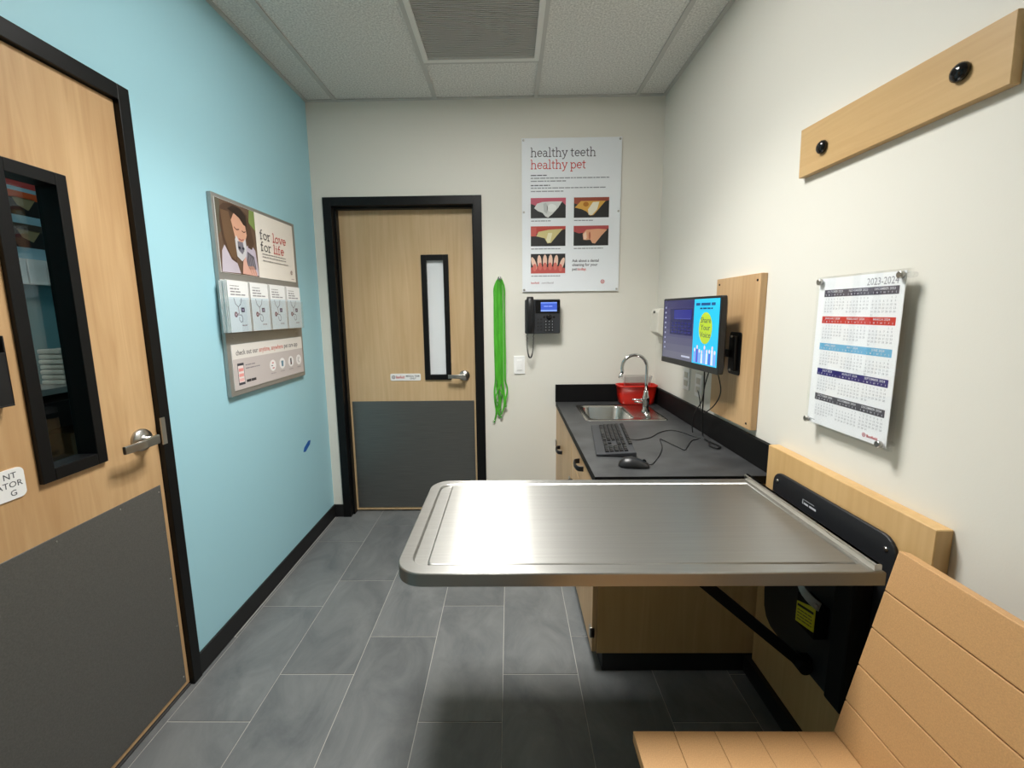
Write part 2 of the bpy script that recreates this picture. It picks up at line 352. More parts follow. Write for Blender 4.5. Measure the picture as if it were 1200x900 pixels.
class Print:
    """flat coloured shapes on a plane; each layer lies a hair above the one before"""
    def __init__(s, origin, u, v, n, step=.00025):
        s.o, s.u, s.vv, s.n = Vector(origin), Vector(u), Vector(v), Vector(n); s.V = []; s.F = []; s.C = []; s.h = step; s.step = step
    def P(s, a, b_): return tuple(s.o + s.u * a + s.vv * b_ + s.n * s.h)
    def layer(s, k=1): s.h += s.step * k; return s
    def poly(s, pts, c):
        n = len(s.V); s.V += [s.P(*p) for p in pts]; s.F.append(tuple(range(n, n + len(pts)))); s.C.append(c); return s
    def rect(s, a0, a1, b0, b1, c): return s.poly([(a0, b0), (a1, b0), (a1, b1), (a0, b1)], c)
    def ell(s, a, b_, ra, rb, c, n=20, rot=0):
        cr, sr = math.cos(rot), math.sin(rot)
        return s.poly([(a + ra * math.cos(t) * cr - rb * math.sin(t) * sr, b_ + ra * math.cos(t) * sr + rb * math.sin(t) * cr) for t in [2 * PI * k / n for k in range(n)]], c)
    def stroke(s, pts, w_, c):
        P = [Vector(p) for p in pts]; Lf = []; Rt = []
        for i in range(len(P)):
            d0 = (P[i] - P[i - 1]).normalized() if i else (P[1] - P[0]).normalized()
            d1 = (P[i + 1] - P[i]).normalized() if i < len(P) - 1 else d0
            t = d0 + d1
            if t.length < 1e-6: t = d0
            t.normalize(); nn = Vector((-t.y, t.x)); k = w_ / 2 / max(.4, nn.dot(Vector((-d0.y, d0.x))))
            Lf.append(P[i] + nn * k); Rt.append(P[i] - nn * k)
        for i in range(len(P) - 1): s.poly([tuple(Lf[i]), tuple(Rt[i]), tuple(Rt[i + 1]), tuple(Lf[i + 1])], c)
        return s
    def text(s, t, a, b_, size, c, align='l', bold=0., maxw=None, sx=1.):
        V, Fs, wd = text_geo(t, bold); k = size
        kx = k * sx
        if maxw and wd * kx > maxw: kx = maxw / wd
        off = {'l': 0, 'c': -wd * kx / 2, 'r': -wd * kx}[align]
        n = len(s.V); s.V += [s.P(a + off + x * kx, b_ + y * k) for x, y in V]
        for f in Fs: s.F.append(tuple(i + n for i in f)); s.C.append(c)
        return s
    def slab(s, t, a, b_, xh, c, w_=.15, kx=1.):
        x = a
        for ch in t:
            wd, st = SLAB[ch]
            for p in st: s.stroke([(x + q[0] * xh * kx, b_ + q[1] * xh) for q in p], w_ * xh, c); s.h += s.step * .02
            x += wd * xh * kx
        return x
    def words(s, a, b_, width, hgt, c, seed=0):
        """a line of print too small to read: a row of word-length dashes"""
        rn = random.Random(seed); x = a
        while x < a + width - hgt:
            wl = min(rn.uniform(1.6, 5.2) * hgt, a + width - x); s.rect(x, x + wl, b_, b_ + hgt * .8, c); x += wl + hgt * .55
        return s
    def build(s, name, parent=None, material='print'):
        xs = [sum(p[i] for p in s.V) / len(s.V) for i in range(3)]; c = Vector(xs)
        me = bpy.data.meshes.new(name); me.from_pydata([tuple(Vector(p) - c) for p in s.V], [], s.F)
        at = me.attributes.new('ink', 'FLOAT_COLOR', 'FACE')
        for i, col in enumerate(s.C): at.data[i].color = (*lin(col), 1)
        me.materials.append(MATS[material]); me.update()
        o = bpy.data.objects.new(name, me); COL.objects.link(o); o.location = c
        if parent: attach(o, parent)
        return o
def logo(pr, a, b_, r_, c=(196, 42, 52), bg=(240, 240, 240)):
    pr.ell(a, b_, r_, r_, c, 18); pr.layer(); pr.ell(a, b_, r_ * .68, r_ * .68, bg, 18); pr.layer()
    k = r_ * .42; q = r_ * .15
    pr.rect(a - k, a + k, b_ - q, b_ + q, c); pr.rect(a - q, a + q, b_ - k, b_ + k, c)

# ================================================================== THE ROOM
# ---- floor: slab (grout colour) and every tile a piece of its own
floor = struct(obj('floor', MB().box(-3.1, R + .12, B - .12, D + .35, -.10, -.0018), 'grout'), 'dark slate-look tile floor laid in offset rows')
TX0, TW, TY0 = -.9162, .2929, 1.8624
TL_ = TW * 2; g = .0015
full = None
DY0_, DY1_ = .5, 1.45
for i in range(-2, 8):
    xa, xb = TX0 + TW * (i - 1), TX0 + TW * i
    sh = ((i) % 3) * TL_ / 3
    for j in range(-7, 4):
        ya = TY0 + sh + TL_ * j; yb = ya + TL_
        x0, x1, y0, y1 = max(xa, L + .0115 if (yb < DY0_ or ya > DY1_ or i >= 0) and xa < L + .03 else L - .10), min(xb, R), max(ya, B), min(yb, D + .13)
        if x1 - x0 < .012 or y1 - y0 < .02: continue
        whole = abs(x1 - x0 - TW) < 1e-6 and abs(y1 - y0 - TL_) < 1e-6
        if whole and full:
            o = full.copy(); COL.objects.link(o); o.location = Vector(((x0 + x1) / 2, (y0 + y1) / 2, -.0018)) - wloc(floor)
        else:
            o = obj('floor_tile', MB().box(x0 + g, x1 - g, y0 + g * 1.3, y1 - g * 1.3, -.0018, 0), 'slate_tile', floor, bevel=.0005, seg=1)
            if whole: full = o

# ---- walls
DY0, DY1, DZ = .525, 1.428, 2.08           # left door opening along y
BX0, BX1, BZ = -1.115, -.217, 2.075        # back door opening along x
T = .11
wl = MB().box(L - T, L, B, DY0, 0, H + .1).box(L - T, L, DY1, D + T, 0, H + .1).box(L - T, L, DY0, DY1, DZ, H + .1)
struct(obj('wall_left', wl, 'blue_paint'), 'light blue painted wall with a wood door')
wb = MB().box(L, BX0, D, D + T, 0, H + .1).box(BX1, R + T, D, D + T, 0, H + .1).box(BX0, BX1, D, D + T, BZ, H + .1)
struct(obj('wall_back', wb, 'white_paint'), 'off-white far wall with a wood door and poster')
struct(obj('wall_right', MB().box(R, R + T, B, D, 0, H + .1), 'white_paint'), 'off-white wall above the sink counter and bench')
struct(obj('wall_front', MB().box(L - T, R + T, B - T, B, 0, H + .1), 'white_paint'), 'off-white wall behind the viewer')

# ---- ceiling: slab, tees and lay-in tiles
ceil = struct(obj('ceiling', MB().box(-3.1, R + T, B - T, D + .5, H + .1, H + .16), 'ceiling_board'), 'suspended ceiling of speckled white lay-in tiles')
CX_ = [L, -1.0463, -.4363, .1737, .7837, R]
ROWY = {1: [B, -.655, .565, 1.785, D], 0: [B, -.045, 1.175, D], 2: [B, -.655, .565, 1.175, 1.785, 2.395, D]}
tee = lambda mb: obj('ceiling_tee', mb, 'ceiling_tee', ceil)
for x in CX_[1:-1]: tee(MB().box(x - .012, x + .012, B, D, H - .002, H + .02))
tee(MB().box(L, L + .02, B, D, H - .002, H + .004)); tee(MB().box(R - .02, R, B, D, H - .002, H + .004))
tee(MB().box(L + .02, R - .02, D - .02, D, H - .0025, H + .004)); tee(MB().box(L + .02, R - .02, B, B + .02, H - .0025, H + .004))
for c in range(5):
    ys = ROWY[2] if c == 2 else ROWY[1]
    xa, xb = CX_[c], CX_[c + 1]
    for k in range(len(ys) - 1):
        ya, yb = ys[k], ys[k + 1]
        if k: tee(MB().box(xa + .012, xb - .012, ya - .012, ya + .012, H - .0015, H + .02))
        if c == 2 and k in (3, 4): continue          # lamp and air grille sit here
        obj('ceiling_tile', MB().box(xa + .004, xb - .004, ya + .004, yb - .004, H + .005, H + .022), 'ceiling_board', ceil)

# ---- trim: door frames, baseboards
fr = MB()
fr.box(L - .13, L + .012, DY1 - .002, DY1 + .04, 0, DZ + .045).box(L - .13, L + .012, DY0 - .04, DY0 + .002, 0, DZ + .045).box(L - .13, L + .012, DY0 + .002, DY1 - .002, DZ - .002, DZ + .045)
fr.box(L - .13, L - .058, DY1 - .016, DY1 - .002, 0, DZ - .002).box(L - .13, L - .058, DY0 + .002, DY0 + .016, 0, DZ - .002).box(L - .13, L - .058, DY0 + .016, DY1 - .016, DZ - .016, DZ - .002)
struct(obj('trim_1', fr, 'black_paint', bevel=.0015), 'black metal frame around the door in the blue wall')
fr = MB()
fr.box(BX0 - .05, BX0 + .002, D - .012, D + .13, 0, BZ + .05).box(BX1 - .002, BX1 + .05, D - .012, D + .13, 0, BZ + .05).box(BX0 + .002, BX1 - .002, D - .012, D + .13, BZ - .002, BZ + .05)
fr.box(BX0 + .002, BX0 + .014, D + .03, D + .073, 0, BZ - .002).box(BX1 - .014, BX1 - .002, D + .03, D + .073, 0, BZ - .002).box(BX0 + .014, BX1 - .014, D + .03, D + .073, BZ - .014, BZ - .002)
struct(obj('trim_2', fr, 'black_paint', bevel=.0015), 'black metal frame around the far door')
struct(obj('baseboard_left', MB().box(L, L + .009, DY1 + .04, D - .009, 0, .09).box(L, L + .009, B, DY0 - .04, 0, .09), 'black_rubber', bevel=.002), 'black rubber baseboard along the blue wall')
struct(obj('baseboard_back', MB().box(L, BX0 - .05, D - .009, D, 0, .09).box(BX1 + .05, .33, D - .009, D, 0, .09), 'black_rubber', bevel=.002), 'black rubber baseboard along the far wall')

# ---- doors
def lite(door, P, depth, glass):
    """window kit: P(u, z, d) -> xyz with d = depth behind the door face"""
    pass
# far door
d1 = struct(thing('door_1', 'maple veneer door with narrow frosted window and grey kick plate', 'door', ((BX0 + BX1) / 2, D + .096, 0)))
YF = D + .075                                    # face of the slab
sx0, sx1 = BX0 + .003, BX1 - .003
wx0, wx1, wz0, wz1 = -.556, -.416, .968, 1.758    # cut-out
sl = MB().box(sx0, wx0, YF, YF + .042, .012, BZ - .005).box(wx1, sx1, YF, YF + .042, .012, BZ - .005).box(wx0, wx1, YF, YF + .042, .012, wz0).box(wx0, wx1, YF, YF + .042, wz1, BZ - .005)
obj('slab', sl, 'maple_pale', d1)
kf = MB(); o_, i_ = (-.576, -.396, .950, 1.778), (-.541, -.430, .985, 1.743)
for a in ((o_[0], i_[0], o_[2], o_[3]), (i_[1], o_[1], o_[2], o_[3]), (i_[0], i_[1], o_[2], i_[2]), (i_[0], i_[1], i_[3], o_[3])): kf.box(a[0], a[1], YF - .012, YF + .03, a[2], a[3])
obj('window_frame', kf, 'black_paint', d1, bevel=.002)
obj('pane', MB().box(i_[0] - .004, i_[1] + .004, YF + .012, YF + .018, i_[2] - .004, i_[3] + .004), 'frosted', d1)
kp = obj('kick_plate', MB().box(-1.088, -.246, YF - .003, YF, .03, .803), 'kick_steel', d1, bevel=.0008, seg=1)
def lever(door, c, n, along, r_=.036, ln=.105):
    """round rose and a straight lever; n = outward normal, along = lever direction"""
    c, n, a = Vector(c), Vector(n), Vector(along)
    h = obj('handle', MB().lathe(c, n, [(r_, 0), (r_, .006), (r_ * .93, .012), (r_ * .55, .016), (.014, .02), (.012, .05)], 28), 'satin_metal', door)
    m_ = MB(); pts = [c + n * .05 - a * .012, c + n * .054 + a * .03, c + n * .056 + a * .055, c + n * .05 + a * ln]
    z = Vector((0, 0, 1)); rs = []
    for p, hh, tt in zip(spline(pts, 4), *[[.0155 - .003 * k / 12 for k in range(13)], [.007 - .002 * k / 12 for k in range(13)]]):
        p = Vector(p); rs.append([tuple(p + z * hh * math.copysign(abs(math.cos(t)) ** .35, math.cos(t)) + n * tt * math.copysign(abs(math.sin(t)) ** .35, math.sin(t))) for t in [2 * PI * (k + .5) / 16 for k in range(16)]])
    m_.rings(rs, smooth=False); obj('lever', m_, 'satin_metal', h)
lever(d1, (-.308, YF, .977), (0, -1, 0), (-1, 0, 0))
# left door, flush with its frame
d2 = struct(thing('door_2', 'maple veneer door in the blue wall with narrow clear window and grey kick plate', 'door', (L - .03, (DY0 + DY1) / 2, 0)))
XF = L - .006
sy0, sy1 = DY0 + .003, DY1 - .004
vy0, vy1, vz0, vz1 = 1.066, 1.208, .985, 1.772
sl = MB().box(XF - .045, XF, sy0, vy0, .014, DZ - .005).box(XF - .045, XF, vy1, sy1, .014, DZ - .005).box(XF - .045, XF, vy0, vy1, .014, vz0).box(XF - .045, XF, vy0, vy1, vz1, DZ - .005)
obj('slab', sl, 'maple_z', d2)
kf = MB(); o_, i_ = (1.046, 1.228, .966, 1.791), (1.078, 1.198, 1.000, 1.757)
for a in ((o_[0], i_[0], o_[2], o_[3]), (i_[1], o_[1], o_[2], o_[3]), (i_[0], i_[1], o_[2], i_[2]), (i_[0], i_[1], i_[3], o_[3])): kf.box(XF - .05, XF + .012, a[0], a[1], a[2], a[3])
obj('window_frame', kf, 'black_paint', d2, bevel=.002)
obj('pane', MB().box(XF - .044, XF - .038, i_[0] - .004, i_[1] + .004, i_[2] - .004, i_[3] + .004), 'door_glass', d2)
kp = obj('kick_plate', MB().box(XF, XF + .003, .548, 1.408, .03, .813), 'kick_laminate', d2, bevel=.0008, seg=1)
sc_ = MB()
for z in (.79, .64, .46, .27, .06): sc_.lathe((XF + .003, 1.398, z), (1, 0, 0), [(.003, 0), (.002, .001)], 8)
for y in (1.25, 1.06, .87, .68): sc_.lathe((XF + .003, y, .798), (1, 0, 0), [(.003, 0), (.002, .001)], 8)
obj('screws', sc_, 'satin_metal', kp, kind='stuff')
lever(d2, (XF, 1.358, .992), (1, 0, 0), (0, -1, 0), .038, .115)
obj('latch_plate', MB().box(L + .012, L + .016, DY1 - .006, DY1 + .012, .955, 1.05), 'satin_metal', d2)
# threshold strip under the left door
obj('threshold', MB().box(L - .11, L - .002, DY0 + .003, DY1 - .003, .0005, .006), 'concrete', d2)

# ---- door signs and the things on the left door
s_ = thing('door_sign', 'small white sign with red logo on the far wood door', 'sign', (-.711, YF, .945))
obj('plate', MB().prism(rrect(-.815, -.608, .945, .993, .008), XZ, YF - .003, YF), 'paper', s_)
pr = Print((-.815, YF - .003, .945), (1, 0, 0), (0, 0, 1), (0, -1, 0))
logo(pr, .022, .024, .012, (70, 40, 44)); pr.text('Banfield', .038, .016, .026, (196, 42, 52), bold=.012, maxw=.058)
pr.text('MEDICAL TEAM', .152, .026, .0155, (60, 60, 66), 'c', bold=.01, maxw=.092).text('ONLY', .155, .010, .0155, (60, 60, 66), 'c', bold=.01)
pr.build('sign_print', s_)
s_ = thing('door_sign', 'white rounded sign with grey capitals on the door in the blue wall', 'sign', (XF, .93, .955))
obj('plate', MB().prism(rrect(.845, 1.014, .955, 1.032, .014), YZ, XF, XF + .003), 'paper', s_)
pr = Print((XF + .003, 1.014, .955), (0, 1, 0), (0, 0, 1), (1, 0, 0))
for t, b_ in (('NT', .053), ('ATOR', .031), ('G', .009)): pr.text(t, {'NT': -.017, 'ATOR': -.006, 'G': -.022}[t], b_, .021, (84, 86, 90), 'r', bold=.006)
pr.build('sign_print', s_)
t_ = thing('wall_pocket', 'black plastic pocket hung on the door beside its window', 'holder', (XF, .93, 1.192))
obj('tray', MB().box(XF, XF + .004, .86, 1.0, 1.19, 1.47).box(XF, XF + .03, .86, 1.0, 1.19, 1.194).box(XF + .026, XF + .03, .86, 1.0, 1.194, 1.32).box(XF, XF + .03, .86, .864, 1.194, 1.36).box(XF, XF + .03, .996, 1.0, 1.194, 1.36), 'black_plastic', t_, bevel=.001, seg=1)

# ---- lamp and air grille in the ceiling
lx0, lx1, ly0, ly1 = -.4343, .1717, 1.177, 1.783
lt = thing('ceiling_light', 'recessed fluorescent ceiling light with two glowing lamps', 'light', ((lx0 + lx1) / 2, (ly0 + ly1) / 2, H))
lf = MB()
for a in ((lx0, lx0 + .03, ly0, ly1), (lx1 - .03, lx1, ly0, ly1), (lx0 + .03, lx1 - .03, ly0, ly0 + .03), (lx0 + .03, lx1 - .03, ly1 - .03, ly1)): lf.box(a[0], a[1], a[2], a[3], H - .001, H + .03)
obj('frame', lf, 'white_plastic', lt)
al = bpy.data.lights.new('lamp_light', 'AREA'); al.shape = 'RECTANGLE'; al.size = lx1 - lx0 - .08; al.size_y = ly1 - ly0 - .08; al.energy = LAMP_WATTS; al.color = LAMP_COLOR; al.spread = math.radians(118)
ao = bpy.data.objects.new('lamp_light', al); COL.objects.link(ao); ao.location = ((lx0 + lx1) / 2, (ly0 + ly1) / 2, H + .004); attach(ao, lt)
obj('lens', MB().box(lx0 + .03, lx1 - .03, ly0 + .03, ly1 - .03, H + .012, H + .016), 'lamp_lens', lt)
for x in ((lx0 + lx1) / 2 - .15, (lx0 + lx1) / 2 + .15):
    obj('lamp', MB().box(x - .02, x + .02, ly0 + .035, ly1 - .035, H + .006, H + .0115), 'lamp_tube', lt)
gx0, gx1, gy0, gy1 = -.4283, .1657, 1.793, 2.387
gr = thing('air_grille', 'square ceiling air return with dark fine bars and pale frame', 'vent', ((gx0 + gx1) / 2, (gy0 + gy1) / 2, H))
gf = MB()
for a in ((gx0, gx0 + .026, gy0, gy1), (gx1 - .026, gx1, gy0, gy1), (gx0 + .026, gx1 - .026, gy0, gy0 + .026), (gx0 + .026, gx1 - .026, gy1 - .026, gy1)): gf.box(a[0], a[1], a[2], a[3], H - .006, H + .02)
obj('frame', gf, 'white_plastic', gr, bevel=.002)
obj('duct_back', MB().box(gx0 + .02, gx1 - .02, gy0 + .02, gy1 - .02, H + .045, H + .05), 'black_matt', gr)
br = MB(); y = gy0 + .030
while y < gy1 - .03: br.box(gx0 + .026, gx1 - .026, y, y + .0045, H + .0, H + .012); y += .0125
x = gx0 + .034
while x < gx1 - .03: br.box(x, x + .0015, gy0 + .026, gy1 - .026, H + .004, H + .012); x += .0125
obj('grille_bars', br, 'ceiling_tee', gr, kind='stuff')

# ================================================================== SINK COUNTER
CZ, CX0, CY0 = .807, .306, 1.47
# base cabinets: two units side by side
def arch_pull(parent, y, z, x):
    m_ = MB(); pts = spline([(x, y - .05, z), (x - .022, y - .042, z), (x - .03, y, z), (x - .022, y + .042, z), (x, y + .05, z)], 5)
    rs = []
    for p in pts: rs.append([(p[0] + .005 * math.cos(t), p[1], p[2] + .012 * math.sin(t)) for t in [2 * PI * k / 10 for k in range(10)]])
    m_.rings(rs); obj('handle', m_, 'black_plastic', parent)
def hinge(parent, y, z, x):
    obj('hinge', MB().box(x - .008, x + .012, y - .012, y + .012, z - .022, z + .022), 'satin_metal', parent, bevel=.002)
def unit(y0, y1, label, near):
    c = thing('base_cabinet', label, 'cabinet', ((.33 + R) / 2, (y0 + y1) / 2, 0))
    m_ = MB().box(.328, .335, y0, y1, .08, CZ - .031).box(.335, R - .001, y0, y0 + .018, .08, CZ - .031).box(.335, R - .001, y1 - .018, y1, .08, CZ - .031)
    m_.box(.335, R - .001, y0 + .018, y1 - .018, .08, .098).box(R - .02, R - .001, y0 + .018, y1 - .018, .098, CZ - .031)
    obj('body', m_, 'maple_panel', c)
    obj('toe_kick', MB().box(.35, R - .002, y0 + .004, y1 - .001, 0, .08), 'black_rubber', c, bevel=.002)
    if near:
        d = obj('drawer', MB().box(.309, .327, y0 + .002, y1 - .002, .655, CZ - .034), 'maple_z', c, bevel=.001, seg=1); arch_pull(d, (y0 + y1) / 2, .738, .309)
        d = obj('door', MB().box(.309, .327, y0 + .002, y1 - .002, .085, .652), 'maple_z', c, bevel=.001, seg=1); arch_pull(d, y1 - .09, .56, .309)
        hinge(d, y0 + .014, .165, .309)
    else:
        ym = (y0 + y1) / 2
        d = obj('door', MB().box(.309, .327, y0 + .002, ym - .0015, .085, CZ - .034), 'maple_z', c, bevel=.001, seg=1); hinge(d, y0 + .03, .53, .309)
        d2_ = obj('door', MB().box(.309, .327, ym + .0015, y1 - .002, .085, CZ - .034), 'maple_z', c, bevel=.001, seg=1); arch_pull(d2_, ym + .07, .565, .309); hinge(d2_, y1 - .03, .53, .309)
    return c
unit(1.485, 2.068, 'maple base cabinet under the near end of the counter', True)
unit(2.072, D - .001, 'maple base cabinet under the sink by the far wall', False)

SX0, SX1, SY0, SY1 = .415, .865, 2.255, 2.645           # sink rim
ct = thing('countertop', 'dark grey stone-look countertop with black backsplash', 'countertop', ((CX0 + R) / 2, (CY0 + D) / 2, CZ - .03))
hx0, hx1, hy0, hy1 = SX0 + .012, SX1 - .012, SY0 + .012, SY1 - .012
tp = MB().box(CX0, hx0, CY0, D - .002, CZ - .03, CZ).box(hx1, R - .002, CY0, D - .002, CZ - .03, CZ).box(hx0, hx1, CY0, hy0, CZ - .03, CZ).box(hx0, hx1, hy1, D - .002, CZ - .03, CZ)
obj('worktop', tp, 'counter_laminate', ct)
obj('edge_band', MB().box(CX0 - .001, CX0, CY0, D - .002, CZ - .03, CZ - .001).box(CX0, R - .002, CY0 - .001, CY0, CZ - .03, CZ - .001), 'black_matt', ct)
obj('backsplash', MB().box(CX0 - .004, R - .002, D - .020, D - .002, CZ, CZ + .115).box(R - .020, R - .002, CY0, D - .020, CZ, CZ + .105), 'black_matt', ct, bevel=.001, seg=1)

# sink
bx0, bx1, by0, by1 = .452, .690, 2.290, 2.612
sk = thing('sink', 'small stainless drop-in sink set in the dark counter', 'sink', ((SX0 + SX1) / 2, (SY0 + SY1) / 2, CZ))
ro = rrect(SX0, SX1, SY0, SY1, .02, 5); ri = rrect(bx0, bx1, by0, by1, .045, 5)
m_ = MB(); nn = len(ro)
rg = [[(u, v, CZ + .0005) for u, v in ro], [(u, v, CZ + .004) for u, v in rrect(SX0 + .003, SX1 - .003, SY0 + .003, SY1 - .003, .018, 5)],
      [(u, v, CZ + .003) for u, v in rrect(SX0 + .012, SX1 - .012, SY0 + .012, SY1 - .012, .014, 5)],
      [(u, v, CZ + .0025) for u, v in rrect(bx0 - .006, bx1 + .006, by0 - .006, by1 + .006, .048, 5)],
      [(u, v, CZ - .006) for u, v in ri],
      [(u, v, CZ - .13) for u, v in rrect(bx0 + .012, bx1 - .012, by0 + .012, by1 - .012, .045, 5)],
      [(u, v, CZ - .15) for u, v in rrect(bx0 + .03, bx1 - .03, by0 + .03, by1 - .03, .03, 5)]]
m_.rings(rg, cap0=False); obj('basin', m_, 'sink_steel', sk)
obj('drain', MB().lathe(((bx0 + bx1) / 2, (by0 + by1) / 2, CZ - .15), (0, 0, 1), [(.038, 0), (.036, .003), (.02, .001)], 20), 'chrome', sk)

# gooseneck tap
fx, fy, fz = .797, 2.45, CZ + .0035
fa = thing('faucet', 'chrome gooseneck faucet with side levers on the sink deck', 'faucet', (fx, fy, fz))
obj('base', MB().lathe((fx, fy, fz), (0, 0, 1), [(.026, 0), (.026, .006), (.019, .014), (.017, .05), (.021, .058), (.021, .088), (.015, .1), (.013, .118), (.011, .125)], 24), 'chrome', fa)
cr = .072; cxn, czn = fx - cr, 1.075
pts = [(fx, fy, fz + .12), (fx, fy, .98), (fx, fy, czn - .02)] + [(cxn + cr * math.cos(a), fy, czn + cr * math.sin(a)) for a in [PI * 1.09 * k / 18 for k in range(19)]] + [(cxn - cr - .006, fy, czn - .05)]
obj('spout', MB().tube(pts, .0098, 14), 'chrome', fa)
obj('spout_tip', MB().cyl((cxn - cr - .004, fy, czn - .036), (cxn - cr - .0085, fy, czn - .062), .0115, 14), 'chrome', fa)
for dy, dz, dx in ((-.018, .074, -.086), (.02, .052, -.06)):
    m_ = MB().cyl((fx - .012, fy + dy * .6, fz + dz), (fx + dx, fy + dy, fz + dz + .004), .006, 10, .0045); obj('lever', m_, 'chrome', fa)

# red bucket with a clear bag in it
bk = thing('bucket', 'red plastic bucket in the counter corner behind the faucet', 'bucket', (.81, 2.69, CZ))
m_ = MB(); prof = [(0, .0, .012), (.0, .012, .0), (.0, .06, -.006), (0, .115, -.012), (0, .116, -.017), (0, .126, -.018), (0, .127, -.012), (0, .118, -.009), (0, .02, .004)]
rs = [[(u, v, CZ + .0005 + z) for u, v in rrect(.702 + i, .918 - i, 2.634 + i * .6, 2.738 - i * .6 if i > 0 else 2.738 - i * .3, .03, 5)] for _, z, i in prof]
m_.rings(rs); obj('body', m_, 'red_plastic', bk)
m_ = MB()
rs = [[(u, v, CZ + z) for u, v in rrect(.742 - i, .888 + i, 2.662 - i, 2.720 + i * .3, .025, 5)] for z, i in ((.03, .0), (.1, .004), (.15, .012), (.182, .018))]
m_.rings(rs, cap1=False)
tub = obj('clear_tub', m_, 'clear_film'); tag(tub, 'clear plastic tub standing inside the red bucket', 'container')

# ---- keyboard, mouse, cables
kb = thing('keyboard', 'black computer keyboard lying on the dark counter', 'keyboard', (.468, 1.90, CZ))
MX = Matrix.Translation((.468, 1.902, CZ)) @ Matrix.Rotation(math.radians(-8.2), 4, 'Z')
m_ = MB(); m_.xf = MX
m_.add([(-.083, -.228, .002), (.078, -.228, .002), (.078, .228, .002), (-.083, .228, .002), (-.083, -.228, .009), (.078, -.228, .024), (.078, .228, .024), (-.083, .228, .009)],
       [(0, 3, 2, 1), (4, 5, 6, 7), (0, 1, 5, 4), (1, 2, 6, 5), (2, 3, 7, 6), (3, 0, 4, 7)])
obj('case', m_, 'phone_grey', kb, bevel=.004)
m_ = MB(); m_.xf = MX
def top_z(x): return .009 + (x + .083) / .161 * .015
def key(x, y, wx, wy):
    z = top_z(x); a, b_ = wx / 2, wy / 2; q = .002
    m_.add([(x - a, y - b_, z - .001), (x + a, y - b_, z - .001), (x + a, y + b_, z - .001), (x - a, y + b_, z - .001), (x - a + q, y - b_ + q, z + .006), (x + a - q, y - b_ + q, z + .007), (x + a - q, y + b_ - q, z + .007), (x - a + q, y + b_ - q, z + .006)],
           [(4, 5, 6, 7), (0, 1, 5, 4), (1, 2, 6, 5), (2, 3, 7, 6), (3, 0, 4, 7)])
for r_ in range(6):
    x = -.036 + r_ * .0192 + (.008 if r_ == 5 else 0)
    if r_ == 0:
        ws = [.024, .019, .024, .098, .024, .019, .024]; y = .215
        for w_ in ws: key(x, y - w_ / 2, .0165, w_ - .0025); y -= w_ + .0055
    else:
        for k in range(14): key(x, .207 - k * .0192 - (.004 if k == 13 else 0), .0165, .0165)
    for k in range(3):
        if r_ not in (2,) and not (r_ == 1 and k != 1): key(x, -.074 - k * .0192, .0165, .0165)
    if r_ < 5:
        for k in range(4): key(x, -.142 - k * .0192, .0165, .0165)
obj('keys', m_, 'keycap', kb, kind='stuff')
m_ = MB(); rs = []
MM = Matrix.Translation((.475, 1.573, CZ + .001)) @ Matrix.Rotation(math.radians(-6), 4, 'Z'); m_.xf = MM
prof = [(-.058, .004, .006), (-.052, .020, .020), (-.035, .029, .034), (-.008, .031, .038), (.02, .030, .031), (.042, .027, .021), (.054, .022, .013), (.058, .008, .006)]
for x, wy, hz in prof: rs.append([(x, wy * math.cos(t), max(0, hz * math.sin(t))) for t in [PI * k / 10 for k in range(11)]])
m_.rings(rs); ms = thing('mouse', 'black computer mouse on the counter next to the keyboard', 'mouse', (.475, 1.573, CZ)); obj('shell', m_, 'black_plastic', ms, ang=200)
m_ = MB(); m_.xf = MM; m_.lathe((.038, -.003, .020), (0, 1, 0), [(.008, 0), (.008, .006)], 14); obj('scroll_wheel', m_, 'black_matt', ms)
cz = CZ + .0025
tag(obj('mouse_cable', MB().tube(spline([(.534, 1.567, cz + .006), (.56, 1.60, cz), (.62, 1.70, cz), (.665, 1.80, cz), (.69, 1.90, cz + .004), (.705, 1.89, cz), (.73, 1.80, cz), (.745, 1.756, cz), (.775, 1.80, cz), (.83, 1.885, cz), (.872, 1.91, cz)], 6), .0018, 6), 'cable'), 'thin black cable bending from the mouse across the counter', 'cable')
tag(obj('keyboard_cable', MB().tube(spline([(.552, 1.90, cz + .004), (.59, 1.905, cz), (.66, 1.94, cz), (.73, 2.02, cz), (.80, 2.06, cz), (.84, 2.02, cz), (.865, 1.95, cz), (.888, 1.925, cz)], 6), .0018, 6), 'cable'), 'thin black cable looping from the keyboard across the counter', 'cable')

# ---- monitor on its wall bracket
bd = thing('mounting_board', 'tall maple board on the wall behind the monitor', 'board', (R - .013, 1.80, .93))
obj('panel', MB().box(R - .026, R - .0005, 1.61, 1.945, .935, 1.535), 'maple_z', bd, bevel=.0015, seg=1)
for y, z in ((1.63, 1.51), (1.92, 1.51), (1.64, .955)): obj('screw', MB().lathe((R - .026, y, z), (-1, 0, 0), [(.005, 0), (.004, .002)], 10), 'black_matt', bd)
mo = thing('monitor', 'black flat monitor on a wall arm showing a bright blue page', 'monitor', (.83, 1.95, 1.14))
A, Bc = Vector((.792, 2.204, 0)), Vector((.838, 1.700, 0))
ux = (Bc - A).normalized(); wid = (Bc - A).length; nx = Vector((ux.y, -ux.x, 0))
if nx.x > 0: nx = -nx
def MP(u, v, d): p = A + ux * u - nx * d; return (p.x, p.y, v)     # d behind the glass
m_ = MB().rings([[MP(u, v, d) for u, v in rrect(0 + i, wid - i, 1.140 + i, 1.458 - i, .008, 3)] for d, i in ((0, .001), (.002, 0), (.022, 0), (.038, .02))], smooth=False)
obj('case', m_, 'black_plastic', mo)
